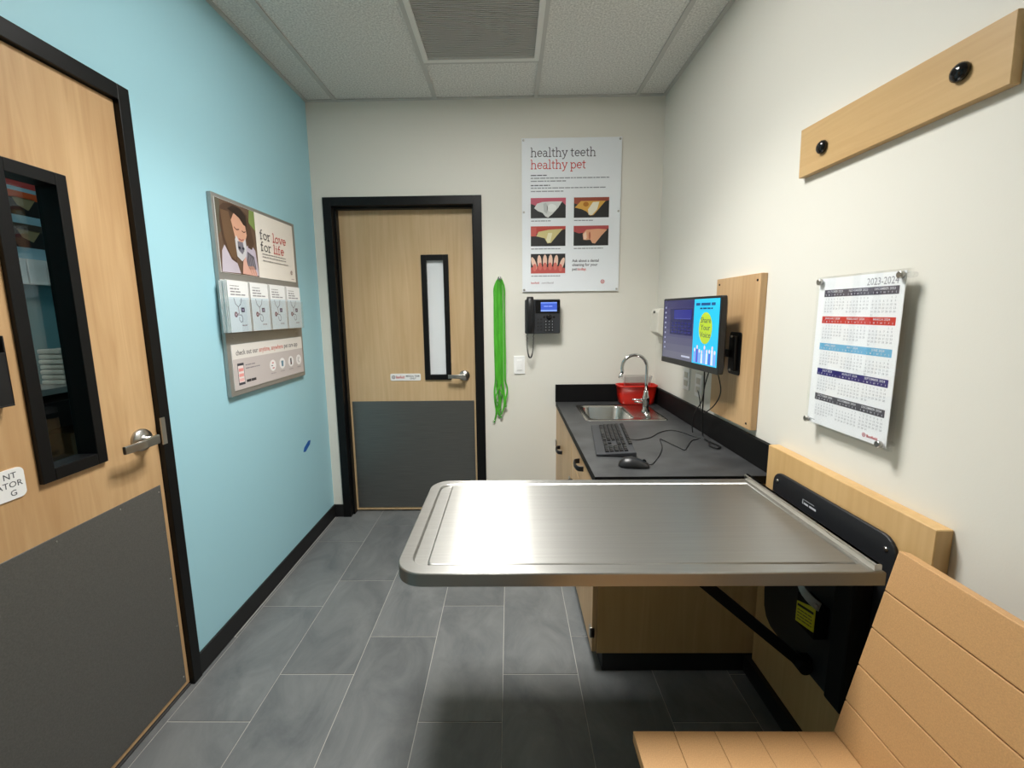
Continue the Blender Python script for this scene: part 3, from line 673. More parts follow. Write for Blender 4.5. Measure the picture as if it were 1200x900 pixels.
obj('bezel', MB().prism(rrect(.001, wid - .001, 1.141, 1.164, .003, 2), MP, -.001, .002), 'black_plastic', mo)
pr = Print(MP(.010, 1.168, -.0003), ux, (0, 0, 1), nx); sw, sh = wid - .020, .280
pr.rect(0, sw, 0, sh, (52, 52, 92)); pr.layer()
# soft vertical change of the wallpaper, in bands of ink
for k in range(8): pr.rect(0, sw * .6, sh * k / 8, sh * (k + 1) / 8, tuple(int(a + (b2 - a) * k / 7) for a, b2 in zip((92, 92, 112), (40, 38, 84))))
pr.layer(); pr.rect(sw * .60, sw, 0, sh, (34, 176, 226))
pr.rect(sw * .14, sw * .58, sh * .42, sh * .86, (26, 28, 78)); pr.layer(); pr.rect(sw * .22, sw * .56, sh * .68, sh * .84, (36, 40, 120)); pr.rect(sw * .24, sw * .54, sh * .69, sh * .695, (110, 120, 190))
for i in range(6):
    for j in range(4): pr.rect(sw * (.18 + .064 * i), sw * (.18 + .064 * i + .045), sh * (.45 + .05 * j), sh * (.45 + .05 * j + .03), (34, 36, 96))
for k in range(9): pr.rect(sw * .03, sw * .055, sh * (.16 + .088 * k), sh * (.16 + .088 * k + .03), (150, 156, 190))
pr.rect(sw * .40, sw * .56, sh * .055, sh * .085, (170, 174, 196))
pr.words(sw * .63, sh * .90, sw * .34, .014, (20, 70, 120), 8); pr.words(sw * .70, sh * .845, sw * .2, .008, (20, 60, 100), 3)
pr.ell(sw * .80, sh * .56, sw * .105, sh * .24, (166, 190, 50), 28); pr.layer()
for t, v in (('Share', .64), ('Your', .53), ('Voice', .42)): pr.text(t, sw * .80, sh * v, .034, (24, 50, 70), 'c', sx=1.05)
rn = random.Random(4)
for k in range(9):
    u = sw * (.63 + .04 * k); hh = sh * rn.uniform(.16, .26)
    pr.rect(u, u + sw * .03, sh * .02, hh, rn.choice([(120, 150, 220), (70, 100, 200), (200, 205, 240), (90, 70, 190)])); pr.ell(u + sw * .015, hh + .008, .006, .009, (214, 196, 206), 10)
pr.build('screen', mo, 'screen_print')
arm_c = Vector(MP(wid / 2, 1.225, .038))
obj('vesa_plate', MB().prism(rrect(wid / 2 - .055, wid / 2 + .055, 1.17, 1.29, .006, 2), MP, .039, .046), 'black_paint', mo)
wp = obj('wall_plate', MB().prism(rrect(1.708, 1.796, 1.135, 1.310, .01, 3), YZ, R - .030, R - .0265), 'black_paint', mo, bevel=.001, seg=1)
obj('wall_cover', MB().box(R - .044, R - .030, 1.728, 1.776, 1.15, 1.295), 'black_plastic', wp, bevel=.004)
for z in (1.155, 1.292): obj('bolt', MB().lathe((R - .0445, 1.752, z), (-1, 0, 0), [(.006, 0), (.004, .004)], 8), 'satin_metal', wp)
pa = Vector((R - .045, 1.752, 1.222)); pb = Vector(MP(wid / 2, 1.225, .046)); pm = (pa + pb) / 2 + Vector((-.004, -.03, 0))
obj('arm', MB().tube([pa, pm, pb], .016, 10), 'black_paint', mo)
obj('pivot', MB().cyl((pm.x, pm.y, 1.195), (pm.x, pm.y, 1.252), .021, 16), 'black_paint', mo)
# cables hanging from the monitor
for k, (pts, r_, lab) in enumerate((
    ([(.858, 1.86, 1.142), (.868, 1.875, 1.05), (.878, 1.90, .93), (.885, 1.905, .85), (.890, 1.89, cz + .008), (.905, 1.83, cz + .003), (.912, 1.79, cz + .003), (.890, 1.765, cz + .003), (.872, 1.80, cz + .003), (.886, 1.84, cz + .010)], .0032, 'thick black cable dropping from the monitor and coiling by the backsplash'),
    ([(.850, 1.80, 1.142), (.846, 1.82, 1.08), (.854, 1.86, 1.0), (.860, 1.935, .93), (.864, 1.965, .86), (.872, 1.975, cz + .012)], .0024, 'wavy black cable hanging nearest the monitor arm'),
    ([(.868, 1.76, 1.142), (.890, 1.77, 1.06), (.898, 1.83, .99), (.904, 1.93, .93), (.912, 1.99, .93), (.930, 2.05, .97), (.9505, 2.12, 1.0)], .0024, 'black cable running from the monitor to the wall socket'))):
    tag(obj('monitor_cable', MB().tube(spline(pts, 8), r_, 8), 'cable'), lab, 'cable')

# ---- sockets, switch, dispenser, phone, leads
def socket(y0, y1, z0, z1, label):
    t = thing('wall_socket', label, 'socket', (R, (y0 + y1) / 2, z0))
    obj('cover', MB().box(R - .006, R, y0, y1, z0, z1), 'bright_plastic', t, bevel=.002)
    h = (z1 - z0)
    for k in (.18, .56): obj('outlet', MB().box(R - .009, R - .0055, y0 + .018, y1 - .018, z0 + h * k, z0 + h * (k + .26)), 'ivory_plastic', t, bevel=.001, seg=1)
socket(2.232, 2.310, .975, 1.092, 'white wall socket below the monitor, nearer the sink')
socket(2.085, 2.160, .965, 1.082, 'white wall socket behind the hanging monitor cables')
sw_ = thing('light_switch', 'white rocker light switch beside the green leads', 'switch', (.0635, D, .995))
obj('cover', MB().box(.027, .100, D - .007, D, .995, 1.115), 'bright_plastic', sw_, bevel=.002)
obj('rocker', MB().box(.047, .080, D - .0125, D - .0065, 1.022, 1.088), 'bright_plastic', sw_, bevel=.0015)
sd = thing('soap_dispenser', 'grey-white soap dispenser on the wall corner above the sink', 'dispenser', (.905, 2.52, 1.20))
poly = [(R, 1.25), (R - .075, 1.25), (R - .108, 1.275), (R - .108, 1.39), (R - .098, 1.412), (R, 1.412)]
obj('case', MB().prism(poly, XZ, 2.455, 2.575), 'ivory_plastic', sd, bevel=.006)
obj('nozzle', MB().prism([(R - .02, 1.25), (R - .072, 1.25), (R - .062, 1.205), (R - .03, 1.205)], XZ, 2.475, 2.555), 'ivory_plastic', sd, bevel=.004)
obj('window', MB().box(R - .1095, R - .1078, 2.500, 2.530, 1.385, 1.398), 'black_gloss', sd)

PH = D - .045
ph = thing('phone', 'black desk phone on the far wall with a blue lit screen', 'phone', (.21, D, 1.26))
m_ = MB().rings([[(u, D - d, v) for u, v in rrect(.100 + i, .322 - i, 1.263 + i, 1.478 - i, .008, 3)] for d, i in ((.0, .006), (.02, .0), (.045, .0), (.05, .004))], smooth=False)
obj('body', m_, 'phone_grey', ph)
obj('display_panel', MB().box(.166, .320, D - .054, D - .0495, 1.392, 1.474), 'black_gloss', ph, bevel=.002)
pr = Print((.199, D - .0542, 1.402), (1, 0, 0), (0, 0, 1), (0, -1, 0)); pr.rect(0, .102, 0, .058, (64, 92, 196)); pr.layer(); pr.rect(0, .102, .0, .01, (130, 160, 235)); pr.rect(0, .102, .05, .058, (110, 140, 225)); pr.text('12:06', .051, .024, .018, (210, 222, 250), 'c') if False else pr.words(.02, .03, .06, .005, (150, 176, 240), 2); pr.build('screen', ph, 'screen_print')
m_ = MB().lathe((.252, D - .050, 1.367), (0, -1, 0), [(.018, 0), (.017, .004), (.008, .005)], 18)
for x in (.222, .282): m_.lathe((x, D - .050, 1.367), (0, -1, 0), [(.007, 0), (.006, .003)], 10)
obj('navigation_keys', m_, 'black_gloss', ph)
m_ = MB(); mk = Print((0, D - .0535, 0), (1, 0, 0), (0, 0, 1), (0, -1, 0))
for i in range(3):
    for j in range(4):
        x, z = .232 + .0205 * i, 1.340 - .0185 * j
        m_.box(x - .0075, x + .0075, D - .0535, D - .050, z - .006, z + .006); mk.rect(x - .002, x + .002, z - .0025, z + .0025, (190, 195, 200))
for j in range(4): m_.box(.176, .186, D - .053, D - .050, 1.284 + j * .022, 1.292 + j * .022); m_.box(.196, .206, D - .053, D - .050, 1.284 + j * .022, 1.292 + j * .022)
obj('keypad', m_, 'keycap', ph, kind='stuff'); mk.build('key_print', ph)
m_ = MB(); rs = []
for k in range(15):
    t = k / 14; z = 1.268 + t * .226; e = abs(2 * t - 1); dd = .060 + .022 * (1 - e ** 3) - .006; th = .013 + .007 * (e ** 4)
    ww = .0235 if 0 < k < 14 else .020
    rs.append([(.132 + ww * math.cos(a), D - dd + th * math.sin(a) * (1 if math.sin(a) > 0 else .8), z) for a in [2 * PI * q / 14 for q in range(14)]])
m_.rings(rs); obj('handset', m_, 'black_plastic', ph)
zz = []
for k in range(121):
    t = k / 120; a = t * PI; x = .112 + .021 * (1 - math.cos(a)); z = 1.262 - .155 * math.sin(a) ** .75
    ph_ = t * 2 * PI * 30; zz.append((x + .0035 * math.cos(ph_), D - .045 + .0035 * math.sin(ph_) + .012 * math.sin(a), z))
obj('coiled_cord', MB().tube(zz, .0026, 5), 'cable', ph)

for ch in ph.children: ch.location.y -= .024
obj('wall_bracket', MB().box(.125, .297, D - .026, D - .0005, 1.28, 1.46), 'black_plastic', ph)
hk = tag(obj('wall_hook', MB().lathe((-.058, D, 1.612), (0, -1, 0), [(.016, 0), (.016, .003), (.005, .005), (.005, .03), (.011, .034), (.011, .042), (.004, .044)], 16), 'chrome'), 'small chrome wall hook holding the green leads', 'hook')
LEADS = [(-.095, -.080, .006, .665, 'lowest hanging green slip lead, left side of the bunch on the hook'), (-.070, -.055, .013, .70, 'green slip lead in the middle of the bunch on the hook'),
         (-.046, -.031, .020, .725, 'green slip lead on the right side of the bunch on the hook'), (-.083, -.062, .027, .80, 'shortest green slip lead, frontmost of the bunch on the hook')]
for q, (xl, xr, yo, zb, lab) in enumerate(LEADS):
    rn = random.Random(q + 3); y = D - .004 - yo; ld = None
    for sd_, x in ((0, xl), (1, xr)):
        yy = y - sd_ * .003; top = (-.058, min(yy, D - .012 - yo * .6), 1.6195 + .001 * q)
        pts = [top] + [(-.058 + (x + .058) * min(1, (1.62 - z) / .07) ** .6, yy, z) for z in (1.595, 1.55, 1.48, 1.36, 1.22, 1.08, .96)]
        end = zb + sd_ * .05
        pts += [(x + rn.uniform(-.014, .014), yy + rn.uniform(-.001, .001), .96 - (.96 - end) * k / 4) for k in (1, 2, 3, 4)]
        m_ = MB(); P = [Vector(p) for p in spline(pts, 4)]; rs = []
        for i, p in enumerate(P):
            tw = .85 * math.sin(i * .17 + q * 1.7 + sd_ * 2) if i > 4 else 0; wd = Vector((math.cos(tw), math.sin(tw) * .35, 0)) * .0068
            nn = Vector((-math.sin(tw) * .35, math.cos(tw), 0)).normalized() * .0007
            rs.append([tuple(p + wd + nn), tuple(p - wd + nn), tuple(p - wd - nn), tuple(p + wd - nn)])
        m_.rings(rs, smooth=False)
        if ld is None: ld = tag(thing('slip_lead', lab, 'lead', (-.058, D, zb), 'green slip leads on the wall hook'))
        obj('strap', m_, 'lead_green', ld)
        obj('ring', MB().tube([(pts[-1][0] + .008 * math.cos(a), yy - .0005, pts[-1][2] + .010 + .008 * math.sin(a)) for a in [2 * PI * k / 14 for k in range(14)]], .0012, 6, closed=True), 'chrome', ld)
tag(obj('tape_scrap', MB().prism([(2.415, .590), (2.440, .583), (2.500, .612), (2.512, .634), (2.485, .638), (2.428, .612)], YZ, L, L + .0012), 'blue_tape'), 'small torn scrap of blue tape on the blue wall', 'tape')

# ================================================================== POSTERS
po = thing('dental_poster', 'white dental poster with five tooth photos on the far wall', 'poster', (.392, D, 1.528))
pw, phh, px0, pz0 = .613, .922, .086, 1.528
obj('sheet', MB().box(px0, px0 + pw, D - .012, D - .008, pz0, pz0 + phh), 'paper', po)
for u, v in ((.012, .012), (pw - .012, .012), (.012, phh - .012), (pw - .012, phh - .012), (.012, phh * .53), (pw - .012, phh * .53)):
    obj('standoff', MB().lathe((px0 + u, D - .0005, pz0 + v), (0, -1, 0), [(.007, 0), (.007, .0135), (.005, .0155)], 12), 'satin_metal', po)
pr = Print((px0, D - .012, pz0), (1, 0, 0), (0, 0, 1), (0, -1, 0))
pr.rect(.001, pw - .001, .001, phh - .001, (232, 236, 240)); pr.layer()
GR, RD = (84, 82, 90), (200, 62, 62)
pr.slab('healthy teeth', .055, .883 * phh, .0345, GR, .15); pr.slab('healthy pet', .055, .807 * phh, .0345, RD, .15)
for k, (v, ue, bold) in enumerate(((.762, .26, 1), (.744, .88, 0), (.725, .445, 0), (.698, .285, 1), (.681, .85, 0), (.660, .42, 0))):
    pr.words(.055, v * phh, (ue - .09) * pw, .0075, (90, 92, 100) if bold else (140, 144, 150), k)
pr.layer()
def photo(u0, v0, kind):
    W_, H_ = .356 * pw, .131 * phh; u0 *= pw; v0 = v0 * phh
    q = lambda a, b_: (u0 + a * W_, v0 + b_ * H_)
    pr.rect(u0, u0 + W_, v0, v0 + H_, (34, 33, 34)); pr.layer()
    gum = {0: (192, 84, 104), 1: (150, 70, 52), 2: (186, 66, 56), 3: (176, 72, 72)}.get(kind)
    if kind < 4:
        pr.poly([q(0, 1), q(0, .72), q(.15, .62), q(.4, .7), q(.7, .66), q(.9, .8), q(1, .62 if kind == 0 else .85), q(1, 1)], gum); pr.layer()
        if kind == 0:
            pr.poly([q(.1, .5), q(.18, .72), q(.34, .8), q(.56, .82), q(.9, .82), q(.78, .5), q(.62, .2), q(.5, .03), q(.42, .08), q(.34, .26), q(.2, .36)], (214, 216, 214)); pr.layer()
            pr.poly([q(.36, .72), q(.44, .76), q(.5, .5), q(.46, .22), q(.38, .32)], (190, 194, 192)); pr.ell(*q(.6, .5), .14 * W_, .2 * H_, (232, 234, 232), 14)
        elif kind == 1:
            pr.poly([q(.02, .5), q(.2, .82), q(.9, .82), q(.72, .45), q(.56, .12), q(.46, .1), q(.36, .3), q(.22, .42)], (214, 164, 72)); pr.layer()
            pr.poly([q(.4, .4), q(.54, .76), q(.72, .78), q(.66, .4), q(.52, .12), q(.42, .14)], (234, 228, 206)); pr.ell(*q(.34, .66), .08 * W_, .12 * H_, (176, 112, 30), 12)
        elif kind == 2:
            pr.poly([q(.16, .5), q(.22, .72), q(.5, .82), q(.92, .86), q(.74, .5), q(.58, .16), q(.48, .14), q(.4, .4), q(.26, .46)], (206, 192, 132)); pr.layer()
            pr.poly([q(.44, .3), q(.5, .66), q(.62, .66), q(.56, .2), q(.49, .17)], (226, 220, 186)); pr.rect(*[u0 + .0 * W_, u0 + .16 * W_, v0 + .5 * H_, v0 + .95 * H_], (200, 90, 80))
        else:
            pr.poly([q(.28, .3), q(.26, .6), q(.36, .8), q(.7, .84), q(.96, .8), q(.8, .5), q(.62, .1), q(.54, .12), q(.48, .3), q(.36, .28)], (222, 164, 128)); pr.layer()
            pr.poly([q(.29, .34), q(.28, .58), q(.36, .72), q(.38, .4), q(.34, .3)], (236, 206, 180)); pr.ell(*q(.46, .5), .03 * W_, .2 * H_, (180, 104, 76), 10)
    else:
        pr.poly([q(0, 0), q(0, .3), q(.2, .36), q(.5, .32), q(.8, .36), q(1, .25), q(1, 0)], (190, 84, 78)); pr.layer()
        for a, b_, rr in ((.09, .52, .35), (.25, .6, .05), (.41, .62, 0), (.57, .62, -.04), (.73, .6, -.1), (.9, .48, -.35)):
            pr.ell(*q(a, b_), .062 * W_, .34 * H_, (232, 196, 176), 14, rr)
        pr.layer()
        for a, b_ in ((.11, .3), (.27, .36), (.41, .36), (.56, .36), (.71, .36), (.86, .28)): pr.ell(*q(a, b_), .055 * W_, .2 * H_, (208, 110, 98), 12)
for k, (u, v) in enumerate(((.089, .490), (.528, .490), (.089, .306), (.528, .306), (.089, .124))):
    h0 = pr.h; photo(u, v, k); pr.h = h0
    pr.words(u * pw + .002, v * phh - .019, .2 * pw if k < 2 else .3 * pw, .006, (120, 122, 128), k + 9)
for t, v, c in (('Ask about a dental', .198, GR), ('cleaning for your', .171, GR)): pr.text(t, .516 * pw, v * phh, .0235, c, bold=.02, maxw=.168)
pr.text('pet', .516 * pw, .142 * phh, .0235, GR, bold=.02); pr.text('today.', .516 * pw + .034, .142 * phh, .0235, RD, bold=.02)
pr.text('banfield', .055, .054 * phh, .017, RD, bold=.012); pr.text('.com/dental', .055 + .064, .054 * phh, .017, (130, 120, 126)); logo(pr, .834 * pw, .064 * phh, .0125)
pr.build('poster_print', po)

# ---- display board on the blue wall
BX = L + .022
db = thing('display_board', 'grey metal display board with cards on the blue wall', 'board', (L, 2.15, 1.04))
obj('backing', MB().box(L + .002, BX - .002, 1.800, 2.474, 1.046, 1.905), 'grey_aluminium', db, bevel=.002)
for y, z in ((1.85, 1.302), (2.40, 1.302)): obj('screw', MB().lathe((BX - .002, y, z), (1, 0, 0), [(.004, 0), (.003, .002)], 10), 'satin_metal', db)
# upper card
uc = thing('upper_card', 'card reading for love for life beside a photo of a person holding a cat', 'poster', (BX, 2.13, 1.582))
obj('sheet', MB().box(BX - .0018, BX + .001, 1.813, 2.443, 1.582, 1.888), 'paper', uc)
y0, z0 = 1.813, 1.582
pr = Print((BX + .001, y0, z0), (0, 1, 0), (0, 0, 1), (1, 0, 0)); W_, H_ = .274, .306
pr.rect(W_, .629, .001, H_ - .001, (238, 232, 222)); pr.rect(.001, W_, .001, H_ - .001, (104, 82, 66)); pr.layer()
q = lambda a, b_: (a * W_, b_ * H_)
pr.poly([q(.86, .995), q(.82, .8), q(1, .7), q(1, .995)], (128, 150, 84)); pr.poly([q(.005, .99), q(.1, .99), q(.14, .6), q(.005, .5)], (96, 92, 78)); pr.layer()
pr.poly([q(.02, .01), q(.06, .3), q(.16, .42), q(.34, .3), q(.48, .02)], (196, 188, 200)); pr.poly([q(.66, .4), q(.8, .5), q(.94, .4), q(.99, .02), q(.6, .02)], (190, 182, 198)); pr.layer()
pr.poly([q(.2, .96), q(.4, .985), q(.62, .97), q(.78, .9), q(.86, .72), q(.92, .5), q(.84, .4), q(.74, .42), q(.7, .66), q(.5, .84), q(.36, .76), q(.44, .4), q(.4, .16), q(.28, .2), q(.12, .4), q(.06, .7), q(.1, .9)], (84, 62, 48)); pr.layer()
pr.poly([q(.33, .74), q(.44, .88), q(.56, .88), q(.7, .76), q(.73, .6), q(.66, .48), q(.5, .44), q(.4, .54)], (214, 164, 138)); pr.layer()
pr.poly([q(.28, .9), q(.42, .97), q(.6, .96), q(.74, .88), q(.75, .72), q(.66, .74), q(.56, .82), q(.44, .86)], (48, 36, 30))
pr.poly([q(.1, .86), q(.3, .86), q(.36, .7), q(.44, .42), q(.38, .2), q(.26, .24), q(.14, .5)], (110, 84, 62)); pr.layer()
pr.stroke([q(.4, .67), q(.46, .64), q(.53, .655)], .004, (80, 52, 44)); pr.stroke([q(.6, .645), q(.66, .63), q(.7, .65)], .004, (80, 52, 44)); pr.stroke([q(.5, .52), q(.57, .505), q(.63, .525)], .005, (176, 96, 92))
pr.poly([q(.4, .5), q(.44, .56), q(.5, .48), q(.6, .48), q(.68, .54), q(.69, .42), q(.66, .28), q(.54, .2), q(.42, .26)], (204, 204, 208)); pr.layer()
pr.poly([q(.46, .48), q(.6, .48), q(.62, .36), q(.56, .3), q(.46, .36)], (120, 118, 130)); pr.ell(*q(.5, .39), .016 * W_ * 2, .018 * H_, (60, 84, 100), 10); pr.ell(*q(.6, .39), .016 * W_ * 2, .018 * H_, (60, 84, 100), 10); pr.layer()
pr.poly([q(.7, .36), q(.88, .3), q(.92, .12), q(.74, .05), q(.66, .2)], (92, 88, 98)); pr.layer()
for k in range(5): pr.stroke([q(.7 + .04 * k, .34 - .02 * k), q(.72 + .04 * k, .1)], .004, (150, 146, 156))
pr.poly([q(.52, .02), q(.56, .2), q(.64, .28), q(.68, .14), q(.84, .16), q(.93, .06), q(.92, .01)], (220, 172, 156)); pr.layer()
for k in range(3): pr.stroke([q(.72 + .07 * k, .13), q(.78 + .06 * k, .03)], .003, (176, 120, 108))
e = pr.slab('for ', .303, 1.770 - z0, .028, (88, 86, 92), .16, 1.3); pr.slab('love', e, 1.770 - z0, .028, RD, .16, 1.3)
e = pr.slab('for ', .303, 1.714 - z0, .028, (88, 86, 92), .16, 1.3); pr.slab('life', e, 1.714 - z0, .028, RD, .16, 1.3)
for k, v in enumerate((1.697, 1.683, 1.665)): pr.words(.312, v - z0, .22 if k < 2 else .24, .005, (150, 146, 146), k + 20)
logo(pr, .583, 1.630 - z0, .011, (110, 50, 56), (238, 232, 222)); pr.words(.575, 1.594 - z0, .03, .004, (170, 150, 150), 5)
pr.build('card_print', uc)
# lower card
lc = thing('lower_card', 'card about a pet care app with a phone picture and four round icons', 'poster', (BX, 2.14, 1.07))
obj('sheet', MB().box(BX - .0018, BX + .001, 1.824, 2.452, 1.070, 1.273), 'paper', lc)
pr = Print((BX + .001, 1.824, 1.070), (0, 1, 0), (0, 0, 1), (1, 0, 0))
pr.rect(.001, .627, .001, .202, (230, 226, 220)); pr.layer(); pr.rect(.001, .627, .001, .138, (202, 194, 192)); pr.layer()
SEG = (('check out our', (90, 86, 90)), ('anytime, anywhere', (206, 110, 96)), ('pet care app', (90, 86, 90)))
k = (.548 - .020) / sum(text_geo(t)[2] for t, c in SEG); x = .026
for t, c in SEG: pr.text(t, x, .155, .034, c, bold=.008, sx=k / .034); x += text_geo(t)[2] * k + .010
pr.rect(.028, .074, .020, .118, (58, 60, 70)); pr.layer(); pr.rect(.031, .071, .031, .107, (240, 226, 224)); pr.layer()
for v, c in ((.088, (232, 150, 146)), (.064, (236, 160, 154)), (.042, (240, 190, 186))): pr.rect(.034, .068, v - .007, v + .007, c)
pr.words(.086, .103, .08, .006, (140, 134, 140), 1); pr.words(.086, .088, .11, .006, (140, 134, 140), 2)
pr.rect(.084, .118, .026, .038, (40, 40, 44)); pr.rect(.121, .158, .026, .038, (60, 60, 64))
for k, u in enumerate((.309, .399, .488, .574)):
    pr.ell(u, .076, .029, .029, (242, 240, 240), 22); pr.layer()
    if k == 0: pr.rect(u - .008, u + .008, .086, .091, (190, 80, 80)); pr.rect(u - .015, u + .0, .073, .078, (110, 110, 120)); pr.rect(u - .006, u + .012, .060, .065, (190, 80, 80))
    elif k == 1: pr.poly([(u - .012, .09), (u + .012, .09), (u + .008, .06), (u - .008, .06)], (100, 140, 160))
    elif k == 2: pr.rect(u - .007, u + .007, .058, .094, (70, 66, 74)); pr.rect(u - .004, u + .008, .064, .07, (160, 60, 60))
    else: pr.stroke([(u - .006, .092), (u - .006, .07), (u + .006, .06)], .003, (100, 100, 110)); pr.stroke([(u + .006, .092), (u + .004, .08)], .003, (100, 100, 110))
    pr.words(u - .022, .034, .044, .005, (160, 152, 156), 30 + k)
pr.build('card_print', lc)
# brochure pocket with four stacks
bp_ = thing('brochure_holder', 'clear acrylic brochure pocket on the display board', 'holder', (BX, 2.10, 1.325))
hx = L + .066
m_ = MB().box(BX - .0018, BX, 1.776, 2.412, 1.325, 1.47).box(BX, hx, 1.776, 2.412, 1.325, 1.328).box(hx - .002, hx, 1.776, 2.412, 1.328, 1.47).box(BX, hx - .002, 1.776, 1.778, 1.328, 1.47).box(BX, hx - .002, 2.410, 2.412, 1.328, 1.47)
for y in (1.934, 2.093, 2.252): m_.box(BX, hx - .002, y - .001, y + .001, 1.328, 1.47)
obj('pocket', m_, 'acrylic', bp_)
for k, yb in enumerate((1.783, 1.940, 2.099, 2.258)):
    y1_ = yb + .146; nm = ('leftmost', 'second from the left', 'third from the left', 'rightmost')[k]
    t = thing('brochure_stack', 'stack of white and pale blue stethoscope brochures, %s in the clear pocket' % nm, 'brochures', (BX + .02, yb + .073, 1.329), 'brochure stacks in the pocket')
    m_ = MB()
    for j in range(6): m_.box(BX + .003 + j * .006, BX + .0065 + j * .006, yb + .001 * (j % 3), y1_ - .002 + .001 * (j % 2), 1.3285, 1.546 + .002 * ((j * 2) % 3))
    obj('sheets', m_, 'paper', t)
    xf = BX + .0065 + 5 * .006
    pr = Print((xf, yb, 1.3285), (0, 1, 0), (0, 0, 1), (1, 0, 0)); pr.rect(.003, .142, .001, .216, (238, 240, 240)); pr.layer(); pr.rect(.003, .142, .001, .150, (206, 220, 228)); pr.layer()
    pr.words(.018, .196, .06, .004, (150, 150, 150), 1)
    for v, w_ in ((.182, .06), (.170, .068), (.158, .10)): pr.words(.018, v, w_, .007, (150, 148, 152), int(v * 1000))
    pr.stroke([(.036, .146), (.044, .122), (.062, .108), (.080, .122), (.088, .146)], .003, (70, 76, 96)); pr.stroke([(.062, .108), (.064, .08), (.046, .076)], .0028, (120, 50, 80))
    pr.stroke([(.05, .074), (.078, .074), (.086, .062), (.084, .046), (.072, .042), (.062, .052), (.064, .066)], .0028, (80, 86, 110)); pr.ell(.042, .076, .011, .012, (96, 36, 60), 14); pr.layer()
    pr.ell(.042, .076, .004, .005, (210, 190, 200), 10); pr.rect(.080, .104, .086, .106, (70, 60, 84)); pr.layer(); pr.rect(.086, .098, .092, .099, (170, 160, 190)); pr.words(.078, .026, .034, .006, (150, 140, 150), 3)
    pr.build('cover_print', t)

# ---- calendar in clear standoff panel
ca = thing('wall_calendar', 'white 2023-2024 calendar held in a clear panel on standoffs', 'calendar', (R, 1.163, 1.05))
obj('front_panel', MB().box(.926, .929, 1.012, 1.308, 1.052, 1.493), 'acrylic', ca)
obj('sheet', MB().box(.9305, .9315, 1.024, 1.304, 1.056, 1.489), 'paper', ca)
obj('back_panel', MB().box(.933, .936, 1.012, 1.308, 1.052, 1.493), 'acrylic', ca)
for y, z in ((1.293, 1.479), (1.030, 1.479), (1.296, 1.064), (1.036, 1.064)):
    o = obj('standoff', MB().lathe((R, y, z), (-1, 0, 0), [(.006, 0), (.006, .020)], 12), 'acrylic', ca)
    obj('cap', MB().lathe((.9255, y, z), (-1, 0, 0), [(.009, 0), (.009, .007), (.007, .009)], 16), 'satin_metal', o)
pr = Print((.9305, 1.304, 1.056), (0, -1, 0), (0, 0, 1), (-1, 0, 0)); CW = .28
pr.rect(.001, .279, .001, .432, (250, 251, 253)); pr.layer()
pr.text('2023-2024', .262, .404, .026, (150, 150, 158), 'r', sx=.82)
MON = ['JANUARY', 'FEBRUARY', 'MARCH', 'APRIL', 'MAY', 'JUNE', 'JULY', 'AUGUST', 'SEPTEMBER', 'OCTOBER', 'NOVEMBER', 'DECEMBER']
calendar.setfirstweekday(6); mi = 9; yr = 2023
for k, (v, c) in enumerate(((.379, (84, 80, 94)), (.303, (210, 52, 42)), (.225, (112, 184, 222)), (.150, (38, 32, 116)), (.074, (84, 82, 90)))):
    pr.rect(.024, .266, v, v + .020, c)
    for j in range(3):
        cx0 = .028 + j * .081; pr.layer()
        pr.text(MON[mi] + (' %d' % yr), cx0 + .036, v + .0115, .0085, (226, 226, 232), 'c', bold=.012)
        for d in range(7): pr.text('SMTWTFS'[d], cx0 + .004 + d * .0108, v + .003, .0065, (226, 226, 232), 'c', bold=.012)
        pr.h -= pr.step
        for wk, row in enumerate(calendar.monthcalendar(yr, mi + 1)):
            for d, n_ in enumerate(row):
                if n_: pr.text(str(n_), cx0 + .004 + d * .0108, v - .0095 - wk * .0088, .0072, (156, 158, 166), 'c')
        mi += 1
        if mi == 12: mi = 0; yr += 1
logo(pr, .212, .016, .0055, (200, 40, 60), (240, 242, 246)); pr.text('Banfield', .221, .0125, .0105, (200, 60, 80), bold=.01, maxw=.034); pr.words(.012, .010, .02, .0025, (170, 170, 176), 2)
pr.build('calendar_print', ca)

# ---- coat board
cb = thing('coat_board', 'long maple board with two black knobs high on the right wall', 'board', (R, 1.17, 1.81))
m_ = MB(); za, zb_ = 1.945, 1.968
m_.prism([(.868, 1.812), (1.452, 1.816), (1.458, 1.964), (.872, 1.942)], YZ, R - .021, R - .0005); obj('plank', m_, 'maple_y', cb, bevel=.0015, seg=1)
for y, z in ((1.350, 1.876), (.962, 1.880)):
    k = obj('knob', MB().lathe((R - .021, y, z), (-1, 0, 0), [(.017, 0), (.019, .003), (.018, .009), (.013, .014), (.006, .0165)], 20), 'black_gloss', cb)

# ================================================================== EXAM TABLE
PF = .920                                              # face of the wall panel
wpn = thing('wall_panel', 'tall maple panel behind the exam table', 'panel', ((PF + R) / 2, 1.16, .07))
obj('panel', MB().box(PF, R - .0005, .868, 1.468, .071, .925), 'maple_panel', wpn, bevel=.002, seg=1)
struct(obj('baseboard_right', MB().box(PF - .018, R, B, 1.488, 0, .07), 'black_rubber', bevel=.002), 'black rubber baseboard along the right wall')
TZ = .80; tx0, tx1, ty0, ty1 = -.280, .862, .909, 1.463
et = thing('exam_table', 'stainless steel fold-down exam table fixed to the wall panel', 'table', (.9, 1.17, .32))
def loop(i, z, r_): return [(u, v, z) for u, v in rrect(tx0 + i, tx1 - (i if i > .02 else i), ty0 + i, ty1 - i, r_, 8, (1, 0, 0, 1))]
m_ = MB(); m_.rings([loop(.004, TZ - .036, .064), loop(0, TZ - .033, .067)], cap1=False)
m_.rings([loop(0, TZ - .033, .067), loop(0, TZ - .003, .067)], cap0=False, cap1=False)
